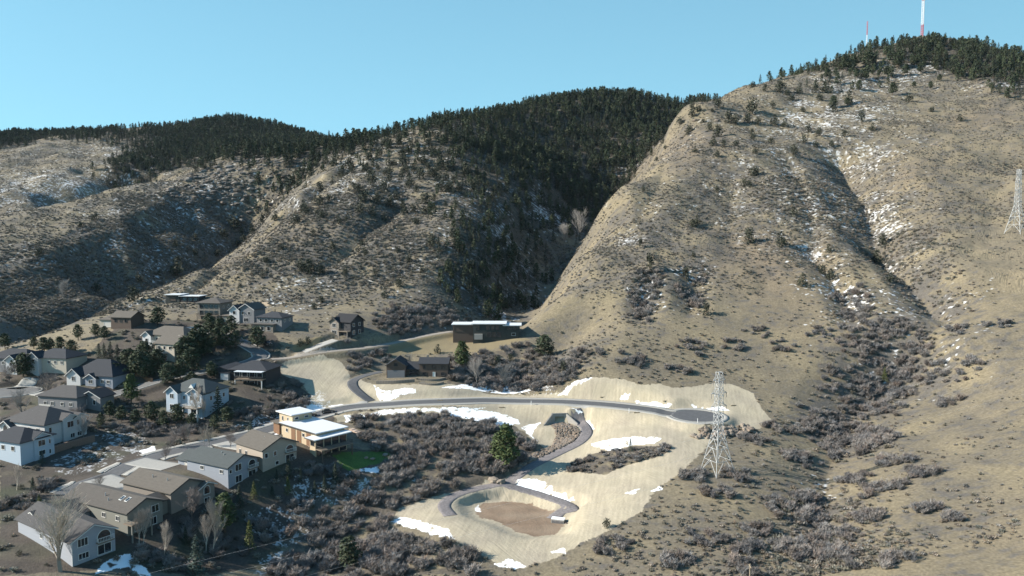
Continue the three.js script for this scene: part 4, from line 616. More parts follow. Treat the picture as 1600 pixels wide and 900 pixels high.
house('white_house', 'white two storey house with grey hip roof and stairs to its deck', [71, 699], -21, [8.5, 6.2], (o) => {
  const v = { w: 17, d: 12.4, h: 6.6, wall: H.white, cover: H.roofGrey, roof: 'hip', pitch: 0.55 }, b = { x: 6.5, z: -1.5, w: 5.4, d: 4.6, h: 7.2, axis: 'x', wall: H.white, cover: H.roofGrey, pitch: 0.5, trim: H.trim }, b2 = { x: 6.5, z: -5, w: 5.2, d: 4, h: 6.8, axis: 'x', wall: H.white, cover: H.roofGrey, pitch: 0.5, trim: H.trim }, f = { x: -6.5, z: 6, w: 5, d: 3, h: 5.4, axis: 'z', wall: H.white, cover: H.roofGrey, pitch: 0.6, trim: H.trim }; volume(v, o); volume(b, o); volume(b2, o); volume(f, o);
  openingOn(o, f, 'front', 0, 4.6, 2.2, 2.4, { arch: true }); rows(o, f, 'front', 1.4, [0], 2, 1.3, { mullion: 1 }); rows(o, b, 'right', 5.2, [0], 2.2, 1.9, { mullion: 1 }); rows(o, b2, 'right', 5.2, [-0.9, 0.9], 1.1, 1.7); rows(o, b, 'right', 1.6, [0.6], 1.5, 1.4, { mullion: 1 }); rows(o, b2, 'right', 1.6, [-0.5], 1.5, 1.4, { mullion: 1 }); rows(o, v, 'right', 4.8, [-4.5], 1, 1.6); rows(o, v, 'front', 4.8, [-1.5, 2, 5.6], 1.2, 1.4, { mullion: 1 }); rows(o, v, 'front', 1.4, [0, 5], 2, 2, { mullion: 1 });
  deckOn(o, v, 'front', 6, 3.2, 5, 2.6); const st = []; for (let i = 0; i < 12; i++) st.push(bx(0.32, 0.1, 1.2, 3.2 - i * 0.3 , 3 - i * 0.26, 8)); st.push(bx(4.6, 0.12, 0.1, 0, 0, 0).rotateZ(0.71).translate(1.5, 2.5, 8.6)); put('stairs', st, H.trim, o); vent(o, -2, 8.6, 2); stack(o, -3, 8.2, -2);
});
house('pale_house', 'blue-white house cut off by the left edge below the white house', [33, 728], -21, [7, 5], (o) => {
  const v = { w: 14, d: 10, h: 6.4, wall: H.paleBlue, cover: H.roofDark, pitch: 0.5, roof: 'hip' }, b = { x: 5.2, z: -1, w: 4.2, d: 4.4, h: 6.8, axis: 'x', wall: H.paleBlue, cover: H.roofDark, pitch: 0.55, trim: H.trim }; volume(v, o); volume(b, o); rows(o, b, 'right', 5, [0], 2.2, 1.8, { mullion: 1 }); rows(o, b, 'right', 2.2, [0], 2, 1.4, { mullion: 1 }); rows(o, v, 'right', 4.8, [3.4], 1.1, 1.4); rows(o, v, 'right', 1.8, [3.4], 1.1, 1.4); rows(o, v, 'front', 4.6, [0, 4], 1.4, 1.4);
});
house('grey_house', 'grey house with broad gable roof behind the white house', [121, 645], -14, [8, 5], (o) => {
  const v = { w: 16, d: 10, h: 5, wall: H.grey, cover: H.roofGrey, pitch: 0.5, roof: 'hip' }, b = { x: 9.5, z: -2, w: 8, d: 6, h: 4.6, axis: 'z', wall: H.grey, cover: H.roofDark, pitch: 0.5, trim: H.trim }; volume(v, o); volume(b, o); rows(o, v, 'front', 2.6, [-5, -2, 2, 5.5], 1.4, 1.3, { mullion: 1 }); rows(o, b, 'front', 2.8, [-2, 1.6], 1.2, 1.8); rows(o, v, 'right', 2.6, [2], 1.2, 1.2); stack(o, -3, 6.8, -1); put('garage_door', bx(4.6, 2.1, 0.08, -5.2, 1.1, 5.06), H.garage, o);
});
house('dark_roofed_house', 'house with big dark hip roof and small front gables', [180, 608], -14, [10, 6], (o) => {
  const v = { w: 19, d: 13, h: 4.6, wall: H.slate, cover: H.roofDark, roof: 'hip', pitch: 0.7 }, g = { x: -6.5, z: 5.5, w: 6, d: 4.4, h: 4.6, axis: 'z', wall: H.white, cover: H.roofDark, pitch: 0.8, trim: H.trim }, g2 = { x: 0.8, z: 6, w: 4.6, d: 3, h: 4, axis: 'z', wall: H.slate, cover: H.roofDark, pitch: 0.6, trim: H.trim }; volume(v, o); volume(g, o); volume(g2, o); rows(o, v, 'front', 2.6, [5, 7.6], 1.6, 1.3, { mullion: 1 }); rows(o, g, 'front', 3.4, [0], 1.6, 1.8, { mullion: 1 }); rows(o, g2, 'front', 2.6, [0], 1.8, 1.4, { mullion: 1 }); stack(o, 2, 8, -1);
});
house('gabled_house', 'white-trimmed house with dark green roof behind the dark-roofed house', [104, 584], -14, [8, 5], (o) => {
  const v = { w: 16, d: 10, h: 5.8, wall: H.cream, cover: H.roofDark, roof: 'hip', pitch: 0.5 }, g = { x: -6, z: 4.4, w: 5, d: 4, h: 6, axis: 'z', wall: H.white, cover: H.roofDark, pitch: 0.8, trim: H.trim }; volume(v, o); volume(g, o); rows(o, g, 'front', 4.6, [0], 1.5, 1.5); rows(o, g, 'front', 1.6, [0], 2.6, 2, { name: 'garage_door', pane: H.garage }); rows(o, v, 'front', 4.2, [0, 3, 6], 1.3, 1.3, { mullion: 1 }); stack(o, 1, 8, -1);
});
house('gabled_house', 'grey-roofed house at the left edge behind a dark pine', [40, 584], -12, [8, 5], (o) => {
  const v = { w: 18, d: 10, h: 5.6, wall: H.grey, cover: H.roofDark, roof: 'hip', pitch: 0.55 }, g = { x: 3, z: 4.4, w: 5, d: 4, h: 5.4, axis: 'z', wall: H.white, cover: H.roofDark, pitch: 0.7, trim: H.trim }; volume(v, o); volume(g, o); rows(o, g, 'front', 3.8, [0], 1.5, 1.5); rows(o, v, 'front', 3.8, [-6, -2, 7], 1.3, 1.3, { mullion: 1 }); openingOn(o, g, 'front', 0, 1.2, 2.6, 2, { name: 'garage_door', pane: H.garage });
});
// the upper houses
house('hip_roofed_house', 'long cream house with hip roof above the pine clump', [288, 548], -20, [10, 5], (o) => {
  const v = { w: 20, d: 10, h: 5.8, wall: H.cream, cover: H.roofTan, roof: 'hip', pitch: 0.55 }, g = { x: -8, z: 4.4, w: 4.4, d: 4, h: 5.6, axis: 'z', wall: H.white, cover: H.roofBrown, pitch: 0.7, trim: H.trim }; volume(v, o); volume(g, o); rows(o, v, 'front', 4, [-4, -1, 3, 6], 1.2, 1.3); rows(o, g, 'front', 3.6, [0], 1.6, 1.5); deckOn(o, v, 'front', -2, 2.6, 6, 2.4); rows(o, v, 'front', 1, [-4, -1, 3], 1.4, 1.6); stack(o, 4, 7.6, -1);
});
house('gabled_house', 'cream walk-out house with porch posts in front of the long cream house', [273, 566], -22, [5, 4.5], (o) => {
  const v = { w: 10, d: 9, h: 7, wall: H.cream, cover: H.roofTan, pitch: 0.55, trim: H.trim }; volume(v, o); rows(o, v, 'front', 5.4, [-2.8, 0, 2.8], 1.2, 1.4); rows(o, v, 'right', 5, [0], 1.4, 1.4); deckOn(o, v, 'front', -1.6, 3.2, 6, 2.6, { post: H.cream }); rows(o, v, 'front', 1.4, [-3, 0.2], 2, 2, { mullion: 1 }); stack(o, 1.5, 8.2, -1.5, 0.9, 1.4, H.cream);
});
house('dark_house', 'dark brown house at the top left of the estate', [205, 514], -12, [5, 4], (o) => {
  const v = { w: 10, d: 8, h: 5, wall: H.brown, cover: H.roofTan, pitch: 0.5 }, g = { x: -8, z: -2, w: 9, d: 8, h: 3.4, wall: H.cream, cover: H.roofTan, roof: 'hip', pitch: 0.4 }; volume(v, o); volume(g, o); rows(o, v, 'front', 3.4, [-2.5, 0, 2.5], 1.3, 1.3, { frame: H.darkTrim }); openingOn(o, g, 'front', 0, 1.4, 4.4, 2.1, { name: 'garage_door', pane: H.garage });
});
house('brown_house', 'brown three storey house with low hip roof and green-tinted windows', [344, 502], -10, [5.5, 5], (o) => {
  const v = { w: 11, d: 10, h: 8.2, wall: H.stone, cover: H.roofBrown, roof: 'hip', pitch: 0.35, over: 0.9 }; volume(v, o); rows(o, v, 'front', 6.6, [-3.6, -1.2, 1.2, 3.6], 1.8, 1.7, { frame: H.darkTrim }); rows(o, v, 'front', 3.8, [-3.6, -1.2, 1.2, 3.6], 1.8, 2, { frame: H.darkTrim }); rows(o, v, 'front', 1.2, [-3, 0, 3], 1.8, 1.8, { frame: H.darkTrim }); rows(o, v, 'right', 6.2, [-2, 2], 1.2, 1.4); deckOn(o, v, 'front', 0, 2.7, 10, 2, { rail: H.darkTrim, post: H.stone });
});
house('gabled_house', 'taupe house with white front gable beside the brown house', [393, 506], -14, [5, 5], (o) => {
  const v = { x: 2, w: 8, d: 9, h: 6.4, axis: 'z', wall: H.grey, cover: H.roofBrown, pitch: 0.6, trim: H.trim }, g = { x: -3.6, z: 1, w: 5, d: 8, h: 6, axis: 'z', wall: H.white, cover: H.roofDark, pitch: 0.8, trim: H.trim }, p = { x: -8, z: 0, w: 6, d: 7, h: 3, roof: 'hip', pitch: 0.4, wall: H.taupe, cover: H.roofTan }; volume(v, o); volume(g, o); volume(p, o); rows(o, g, 'front', 4.8, [0], 1.6, 1.6); rows(o, v, 'front', 4.6, [-1.6, 1.6], 1.3, 1.5); rows(o, v, 'front', 1.6, [0], 2.4, 1.8, { mullion: 1 }); openingOn(o, p, 'front', 0, 1.2, 3.6, 2, { name: 'garage_door', pane: H.garage });
});
house('hip_roofed_house', 'grey house with slate hip roof and covered porch above the cul-de-sac', [441, 519], -14, [6.5, 5], (o) => {
  const v = { w: 12, d: 9, h: 6, wall: H.grey, cover: H.roofDark, roof: 'hip', pitch: 0.4 }, p = { x: -2, z: 5, w: 10, d: 3, h: 3.2, roof: 'flat', wall: H.stone, cover: H.roofBrown, over: 0.6 }; volume(v, o); volume(p, o); rows(o, v, 'front', 4.8, [-4, -1.4, 1.4, 4], 1.3, 1.3); rows(o, p, 'front', 1.5, [-3, 0, 3], 1.6, 1.8); rows(o, v, 'right', 4.6, [-2, 2], 1.1, 1.3);
});
house('dark_house', 'dark three storey house alone on the hillside with steep black gables', [548, 529], -26, [4.5, 4.5], (o) => {
  const v = { w: 9, d: 9, h: 7, wall: H.charcoal, cover: H.roofBlack, pitch: 0.6, axis: 'x', trim: H.darkTrim }, g = { x: -3.4, z: 3.4, w: 5, d: 4.4, h: 6.8, axis: 'z', wall: H.stone, cover: H.roofBlack, pitch: 0.7, trim: H.darkTrim }, l = { x: -7, z: 2, w: 6, d: 5, h: 3, roof: 'flat', wall: H.stone, cover: H.roofBlack, over: 0.6 }; volume(v, o); volume(g, o); volume(l, o); rows(o, g, 'front', 5.4, [0], 2, 1.8, { mullion: 1 }); rows(o, g, 'front', 2.4, [0], 2.4, 1.8, { mullion: 1 }); rows(o, v, 'right', 5.6, [-2.4, 1.5], 1.3, 1.5); rows(o, v, 'right', 2.4, [-2.4, 1.5], 1.6, 1.8); deckOn(o, v, 'front', 2, 3.2, 5, 2.2, { rail: H.darkTrim, post: H.stone }); openingOn(o, l, 'front', 0, 1.4, 3.4, 2.2, { name: 'garage_door', pane: H.garage });
});
house('modern_house', 'long dark flat-roofed modern house below the canyon mouth', [812, 529], -1, [14.5, 5], (o) => {
  const l = { x: -10.5, z: -1, w: 9, d: 8, h: 4.4, roof: 'flat', wall: H.brown, cover: H.roofWhite, trim: H.trim, over: 0.7, y: 1.4, wallName: 'wall' }, c = { x: 1, w: 14, d: 9.5, h: 6.3, roof: 'flat', wall: H.darkGreen, cover: H.roofWhite, trim: H.trim, over: 0.7 }, r = { x: 11.2, z: 0.5, w: 6.6, d: 8, h: 5.6, roof: 'flat', wall: H.darkGreen, cover: H.roofWhite, trim: H.trim, over: 0.8 }; volume(l, o); volume(c, o); volume(r, o);
  rows(o, l, 'front', 3.9, [-1.5], 4.8, 2.3, { name: 'garage_door', pane: H.brown, frame: H.darkTrim }); rows(o, c, 'front', 4.8, [-5, -0.5, 1.6, 3.8], 1.7, 2.1, { frame: H.darkTrim }); rows(o, c, 'front', 1.8, [0, 2.2, 4.4], 1.9, 2.4, { frame: H.darkTrim }); rows(o, r, 'front', 4.4, [-1.2, 1.4], 1.8, 1, { frame: H.darkTrim }); rows(o, r, 'front', 1.8, [0.6], 1.8, 1.3, { frame: H.trim }); put('plinth', metricUV(bx(3.6, 2.4, 1, -3.6, 0.8, 5.25)), H.pale || MAT.pale, o); put('door', bx(1.1, 2.2, 0.08, -5.2, 3.1, 3.06), H.door, o);
});
house('barn_like_house', 'dark timber house in two wings behind the small asphalt drive', [697, 591], -3, [11, 4.5], (o) => {
  const g = { x: -8.5, z: 1, w: 7.4, d: 8, h: 5, axis: 'z', wall: H.brown, cover: H.roofDark, pitch: 0.62, trim: H.darkTrim }, c = { x: -2, z: 0, w: 6, d: 6, h: 3.4, wall: H.brown, cover: H.roofDark, pitch: 0.7 }, r = { x: 6, z: 0, w: 11, d: 7.6, h: 5.6, wall: H.brown, cover: H.roofDark, pitch: 0.42, trim: H.darkTrim }; volume(g, o); volume(c, o); volume(r, o);
  put('garage_wall_panel', metricUV(bx(6.8, 3, 0.1, -8.5, 1.5, 5.06)), H.grey, o); rows(o, g, 'front', 5.2, [0], 1.6, 1.3, { frame: H.darkTrim }); rows(o, c, 'front', 1.8, [0], 3.4, 2, { mullion: 2, frame: H.darkTrim }); rows(o, r, 'front', 4.2, [-3.6, 0, 3.6], 1.3, 1.5, { frame: H.darkTrim }); rows(o, r, 'front', 1.5, [-3.6, 3.6], 1.5, 1.5, { frame: H.darkTrim }); openingOn(o, r, 'front', 0.2, 1.2, 1.1, 2.2, { name: 'door', pane: H.trim }); stack(o, 3, 7, -1, 0.8, 1.2, H.stone);
});
house('flat_roofed_building', 'low dark flat-roofed building standing alone above the estate', [310, 473], -6, [8.5, 3.5], (o) => {
  const a = { x: -4.6, w: 7, d: 7, h: 3.6, roof: 'flat', wall: H.darkGreen, cover: H.roofWhite, trim: H.trim, over: 0.6 }, b = { x: 4, z: 0.4, w: 9.4, d: 6, h: 3, roof: 'flat', wall: H.charcoal, cover: H.roofWhite, trim: H.trim, over: 0.6 }; volume(a, o); volume(b, o); rows(o, b, 'front', 1.6, [-2.6, 0.4, 3], 2, 1.6, { frame: H.darkTrim }); rows(o, a, 'front', 1.8, [0], 3.2, 2.2, { name: 'garage_door', pane: H.brown, frame: H.darkTrim }); put('side_wall', bx(0.5, 1.6, 4, -9, 0.6, 1), MAT.pale, o);
});
// ---------- planting ----------
const metres = (hpx, p) => hpx * -p.z / FOCAL;
function plantSeen(kind, list, name, label, category, group) { for (const [px, py, hpx, own] of list) { const p = spot(px, py); if (p) plant(kind, p.x, p.z, metres(hpx, p) * (kind === 'juniper' && py < 500 ? 1.5 : 1), name, own || label, category, own ? undefined : group); } }
plantSeen('tallpine', [[791, 733, 74, 'tallest green pine standing over the brush beside the riprap channel'], [779, 722, 48, 'smaller pine leaning against the tallest pine by the brush'], [722, 577, 46, 'green pine beside the dark timber two-wing house'], [205, 632, 50, 'lone broad pine on the street between grey and pale blue houses'], [352, 832, 66, 'tall pine with bare lower trunk on the snowy slope below the slate-blue house']], 'pine_tree', '', 'tree');
plantSeen('broadpine', [[216, 588, 42], [228, 592, 36], [292, 566, 42], [306, 560, 44], [318, 556, 44], [300, 582, 40], [282, 592, 32], [200, 580, 36]], 'pine_tree', 'broad dark pine in the clump around the cream houses', 'tree', 'dark pines around the cream houses');
plantSeen('pine', [[345, 530, 34], [362, 522, 30], [352, 548, 40], [338, 548, 36], [327, 514, 26], [369, 545, 30]], 'pine_tree', 'dark pine in the clump beside the upper cul-de-sac', 'tree', 'pines beside the upper cul-de-sac');
plantSeen('pine', [[53, 545, 20], [69, 552, 26], [79, 552, 24], [112, 556, 26], [122, 532, 26], [150, 527, 22], [163, 531, 22], [8, 546, 26], [94, 553, 28]], 'pine_tree', 'small pine on the grassy slope behind the left houses', 'tree', 'pines on the slope behind the left houses');
plantSeen('spruce', [[155, 562, 27], [163, 565, 31], [173, 564, 32], [184, 570, 34]], 'spruce_tree', 'narrow dark spruce in the row left of the cream houses', 'tree', 'narrow spruces left of the cream houses');
plantSeen('broadpine', [[246, 508, 29, 'round dark pine behind the long cream house'], [402, 542, 33, 'round pine in front of the grey porch house'], [36, 588, 38, 'dark pine in front of the house at the left edge'], [172, 652, 27, 'dark bushy pine right of the grey house'], [237, 658, 32, 'wide dark pine left of the pale blue house'], [277, 660, 30, 'small pine against the pale blue house front'], [545, 884, 48, 'dark pine standing alone in the brush at the bottom'], [850, 556, 34, 'dark pine right of the long flat-roofed house'], [398, 494, 20, 'dark pine behind the white front gable']], 'pine_tree', '', 'tree');
plantSeen('spruce', [[341, 650, 50, 'tall dark spruce right of the pale blue house'], [524, 752, 32, 'dark spruce on the snowy slope below the lawn'], [507, 767, 28, 'dark spruce left of the slope below the lawn'], [451, 746, 32, 'dark spruce below the beige house gable'], [374, 792, 38, 'dark spruce below the slate-blue house'], [52, 775, 32, 'dark spruce in the shade below the white house']], 'spruce_tree', '', 'tree');
plantSeen('bluespruce', [[392, 684, 28, 'blue spruce between the beige house and the street'], [307, 897, 66, 'blue spruce cut by the bottom edge among bare trees'], [430, 497, 15, 'small blue spruce behind the grey porch house'], [66, 724, 22, 'small spruce below the white house stairs'], [440, 497, 13, 'smallest spruce behind the grey porch house'], [985, 705, 22, 'small grey spruce standing in the brush island on graded soil']], 'spruce_tree', '', 'tree');
plantSeen('goldspruce', [[397, 777, 27, 'yellow-green conifer just below the slate-blue house'], [450, 770, 28, 'yellow-green conifer on the snowy slope below the beige house'], [390, 857, 48, 'larger yellow-green conifer low on the snowy slope'], [62, 803, 32, 'yellow-green conifer behind the house with arched balcony'], [1382, 596, 24, 'yellow-green conifer alone in the right hand gully']], 'conifer_tree', '', 'tree');
plantSeen('juniper', [[469, 542, 14], [480, 539, 15]], 'juniper', 'small trimmed juniper on the dry lawn by the black-gabled house', 'juniper', 'two junipers on the dry lawn');
plantSeen('juniper', [[775, 570, 22], [683, 552, 15], [880, 582, 20], [948, 825, 18], [862, 556, 20], [798, 565, 14]], 'juniper', 'dark round juniper around the brushy valley bottom', 'juniper', 'junipers in the valley bottom');
plantSeen('column', [[1016, 423, 32, 'tallest columnar juniper above a shaded gully on the right mountain'], [1071, 438, 26, 'columnar juniper above the second shaded gully'], [1000, 388, 20, 'wide juniper with long shadow left of the columnar juniper']], 'juniper', '', 'juniper');
plantSeen('juniper', [[1178, 275, 15], [1162, 291, 9], [1171, 293, 9], [1121, 246, 8], [1114, 228, 11], [1131, 230, 9], [1123, 214, 14], [1177, 220, 9], [1175, 212, 8], [1205, 224, 9], [1255, 223, 9], [1274, 230, 9], [1300, 230, 8], [1240, 242, 12], [1169, 193, 12], [1185, 196, 10], [1210, 195, 11], [1225, 199, 10], [1138, 192, 14], [1123, 169, 13], [1176, 178, 18], [1175, 137, 9], [1196, 143, 9], [1220, 145, 14], [1231, 149, 9], [1248, 147, 12], [1274, 145, 10], [1290, 145, 12], [1282, 157, 10], [1236, 157, 9], [1325, 162, 14], [1347, 190, 13], [1263, 207, 10], [1280, 213, 10], [1084, 354, 12], [1090, 351, 10], [1169, 380, 18], [1222, 385, 16], [1240, 337, 10], [1284, 427, 13], [1297, 437, 12], [1252, 448, 15], [1105, 493, 15], [1083, 402, 7], [1380, 383, 14], [1371, 413, 16], [1150, 195, 12], [1108, 205, 10], [1062, 195, 9], [1300, 175, 12], [1362, 205, 9], [1180, 240, 8], [1420, 160, 10], [1455, 175, 8], [1500, 190, 8], [1320, 215, 9], [1090, 175, 9], [1150, 228, 9], [1207, 170, 9], [1255, 175, 8], [1085, 238, 7], [1120, 300, 7], [985, 260, 12], [1010, 240, 12], [1295, 395, 10], [1390, 440, 10], [920, 555, 9], [1005, 300, 7]], 'juniper', 'small dark juniper scattered on the right mountain', 'juniper', 'junipers on the right mountain');
plantSeen('juniper', [[491, 483, 9], [503, 472, 10], [570, 400, 10], [560, 395, 8], [625, 448, 13], [600, 465, 11], [676, 386, 14], [566, 385, 9], [660, 425, 7], [710, 370, 14], [665, 318, 16], [690, 300, 14], [700, 300, 14], [580, 290, 16], [590, 320, 14], [610, 325, 14], [570, 315, 18], [600, 300, 14], [640, 295, 14], [655, 280, 14], [560, 300, 14], [545, 265, 14], [610, 275, 12], [660, 255, 12], [690, 262, 16], [630, 260, 12], [520, 260, 12], [575, 250, 12], [500, 300, 12], [475, 330, 12], [462, 350, 12], [430, 345, 11], [410, 350, 12], [395, 365, 11], [380, 380, 10], [365, 360, 18], [372, 385, 10], [340, 400, 10], [350, 370, 12], [500, 430, 16], [470, 425, 15], [485, 428, 18], [410, 435, 8], [375, 448, 6], [305, 400, 8], [276, 432, 22], [217, 440, 10], [210, 470, 17], [150, 455, 10], [305, 376, 9], [275, 385, 8], [248, 430, 6], [60, 400, 9], [145, 345, 7], [150, 343, 8], [65, 398, 8], [125, 355, 8], [305, 270, 9], [320, 266, 10], [355, 245, 9], [370, 243, 8], [220, 285, 8], [540, 430, 9], [450, 300, 10], [530, 350, 9], [600, 345, 9], [630, 330, 10], [650, 350, 10], [725, 275, 16], [735, 420, 14], [740, 300, 16], [490, 370, 9], [520, 390, 9], [440, 390, 9], [415, 410, 9], [620, 395, 8], [585, 430, 8], [640, 410, 8]], 'juniper', 'small dark juniper scattered on the middle and left slopes', 'juniper', 'junipers on the middle and left slopes');
plantSeen('aspen', [[311, 658, 48, 'tall white-stemmed aspen in front of the pale blue house'], [319, 655, 30, 'short aspen in front of the pale blue house'], [217, 852, 50, 'left one of two aspens at the olive house gable'], [224, 852, 54, 'right one of two aspens at the olive house gable'], [256, 872, 52, 'lone aspen below the deck of the olive house'], [322, 862, 54, 'shorter aspen beside the tallest aspen at the bottom'], [332, 866, 80, 'tallest aspen, between the tall pine and the blue spruce'], [26, 766, 36, 'aspen in the shady yard below the blue-white house'], [320, 700, 34, 'left aspen beside the street above the slate-blue house'], [328, 702, 30, 'right aspen beside the street above the slate-blue house'], [295, 690, 24, 'smallest aspen beside the street, left of the others']], 'aspen_tree', 'slender pale leafless aspen in the gardens', 'tree', 'leafless aspens in the gardens');
plantSeen('redbare', [[300, 812, 52, 'largest dark twiggy tree at the taupe house gable'], [75, 625, 42, 'twiggy leafless tree in front of the dark-roofed house'], [15, 598, 30, 'twiggy leafless tree beside the house at the left edge'], [288, 690, 28], [155, 765, 24, 'small twiggy tree by the driveway of the taupe house'], [272, 700, 26], [360, 700, 28, 'twiggy leafless tree by the beige house driveway'], [258, 720, 26], [120, 660, 26, 'twiggy leafless tree between the white and grey houses']], 'bare_tree', 'dark twiggy leafless tree along the street above the slate-blue house', 'tree', 'dark leafless trees along the street');
plantSeen('bigbare', [[95, 893, 118, 'large leafless tree in front of the house with arched balcony']], 'bare_tree', '', 'tree');
plantSeen('bare', [[35, 650, 42, 'leafless tree by the turning circle at the left'], [130, 688, 40, 'leafless tree at the right corner of the white house'], [905, 372, 42, 'pale leafless tree in the canyon mouth, right one'], [882, 385, 36, 'pale leafless tree in the canyon mouth, left one'], [745, 600, 40, 'leafless tree right of the dark timber house'], [790, 608, 40, 'leafless tree at the edge of the graded soil'], [100, 470, 34, 'leafless tree in the left ravine'], [640, 580, 26, 'leafless tree behind the dark timber house']], 'bare_tree', '', 'tree');

plantSeen('pine', [[1356, 108, 27], [1333, 106, 20], [1366, 101, 17], [1390, 88, 17], [1404, 107, 27], [1432, 103, 17], [1438, 115, 17], [1395, 149, 20], [1454, 140, 13], [1468, 127, 11], [1428, 137, 10], [1342, 143, 18], [1338, 123, 16], [1352, 125, 15], [1320, 111, 26], [1306, 119, 13], [1292, 123, 17], [1302, 169, 20], [1324, 165, 12], [1385, 120, 16], [1415, 118, 18]], 'pine_tree', 'open-grown pine on the grassy upper right mountain', 'tree', 'pines of the upper right mountain');
plantSeen('broadpine', [[262, 600, 34], [246, 578, 34], [330, 524, 30], [312, 540, 34], [226, 566, 34], [180, 592, 26], [330, 590, 26], [300, 604, 24]], 'pine_tree', 'dark pine beside the road above the pale blue house', 'tree', 'pines above the pale blue house');
plantSeen('pine', [[190, 660, 28], [158, 668, 24], [256, 668, 28], [212, 664, 26], [300, 668, 24], [335, 672, 26], [355, 662, 28]], 'pine_tree', 'dark low pine on the shady slope between the streets', 'tree', 'pines between the two streets');
plantSeen('spruce', [[470, 752, 24], [432, 752, 22], [340, 800, 34], [290, 850, 30], [425, 775, 20], [492, 772, 24]], 'spruce_tree', 'small dark spruce on the slope below the gabled houses', 'tree', 'small spruces below the gabled houses');
{ // more junipers, thick on the upper middle slope
  const r = mulberry(404); for (const [px, py, rad, n, label, group] of [[600, 300, 60, 34, 'juniper in the thicket on the upper middle slope', 'juniper thicket on the middle slope'], [660, 260, 60, 34, 'juniper in the thicket on the upper middle slope', 'juniper thicket on the middle slope'], [720, 285, 40, 26, 'juniper in the thicket on the upper middle slope', 'juniper thicket on the middle slope'], [560, 260, 50, 16, 'juniper in the thicket on the upper middle slope', 'juniper thicket on the middle slope'], [1010, 225, 34, 22, 'juniper among the rocks on the left shoulder of the right mountain', 'junipers on the rocky shoulder'], [960, 290, 20, 12, 'juniper among the rocks on the left shoulder of the right mountain', 'junipers on the rocky shoulder'], [1060, 190, 30, 12, 'juniper among the rocks on the left shoulder of the right mountain', 'junipers on the rocky shoulder']]) { const p = spot(px, py); if (p) for (let i = 0; i < n; i++) { const a = r() * 6.283, d = Math.sqrt(r()) * rad; plant('juniper', p.x + Math.cos(a) * d, p.z + Math.sin(a) * d, 3.6 + 4.2 * r(), 'juniper', label, 'juniper', group); } } }
// forest trees
const forestRandom = mulberry(1234), forestSpots = [];
for (let i = 0; i < 120000; i++) {
  const x = -1050 + forestRandom() * 1700, z = -330 - forestRandom() * 1170, f = forestAt(x, z), keep = forestRandom(), s = forestRandom();
  if (f < 0.08 || keep > f * 0.62 || (x > -150 && x < 150 && z > -335)) continue;
  forestSpots.push([x, z, 4.6 + 5.2 * s * s + (z < -600 ? 2.2 : 0)]);
}
forestSpots.sort((a, b) => b[2] / -b[1] - a[2] / -a[1]);
const seenTree = ([x, z, h]) => { const y = groundY(x, z) + h * 0.6 - CAMERA_HEIGHT; for (let t = 0.3; t < 0.985; t += 0.02) if (groundY(x * t, z * t) > CAMERA_HEIGHT + y * t) return false; return Math.abs(x / z) < 0.71; };
let shownTrees = 0; const restTrees = [];
for (const f of forestSpots) { if (shownTrees < 300 && seenTree(f)) { shownTrees++; const [x, z, h] = f, zone = x > 150 ? ['conifer in the open wood on top of the right mountain', 'conifers on top of the right mountain'] : z > -560 ? ['dark conifer in the wood at the canyon mouth', 'conifers at the canyon mouth'] : ['dark conifer in the wood on the middle ridge', 'conifers on the middle ridge']; plant('forest', x, z, h, 'conifer_tree', zone[0], 'tree', zone[1]); } else restTrees.push(f); }
function instanced(name, geo, material, list, label, category, tint = 0.2, seed = 5) { // list of [x, y, z, sx, sy]
  const m = new THREE.InstancedMesh(geo, material, list.length), r = mulberry(seed), q = new THREE.Quaternion(), up = new THREE.Vector3(0, 1, 0), M = new THREE.Matrix4(), c = new THREE.Color();
  list.forEach(([x, y, z, sx, sy], i) => { q.setFromAxisAngle(up, r() * 6.283); M.compose(new THREE.Vector3(x, y, z), q, new THREE.Vector3(sx, sy, sx)); m.setMatrixAt(i, M); const k = 1 + (r() - 0.5) * 2 * tint, h = (r() - 0.5) * tint * 0.5; m.setColorAt(i, c.setRGB(k + h, k, k - h)); });
  m.name = numbered(name); m.castShadow = m.receiveShadow = true; m.userData = { kind: 'stuff', label, category }; scene.add(m); return m;
}
function merged(g) { return mergeGeometries(g); }
for (const v of [0, 1, 2, 3]) { const s = 31 + v, g = merged(s % 2 ? pineGeometry(s, { limbs: 18, per: 9, size: 0.72, width: 2.6, low: 0.12 }) : spruceGeometry(s, { tiers: 9, per: 6, fill: 3, size: 0.66, width: 2.3, low: 0.06, col: [0.034, 0.046, 0.029] })); instanced('conifer_wood', g, plantMaterial, restTrees.filter((_, i) => i % 4 === v).map(([x, z, h]) => [x, groundY(x, z) - 0.1, z, h / 10, h / 10]), ['distant conifer wood on the mountain tops, mixed pines', 'distant conifer wood on the mountain tops, pointed trees', 'distant conifer wood on the mountain tops, rounder pines', 'distant conifer wood on the mountain tops, slim trees'][v], 'wood', 0.25, 50 + v); }

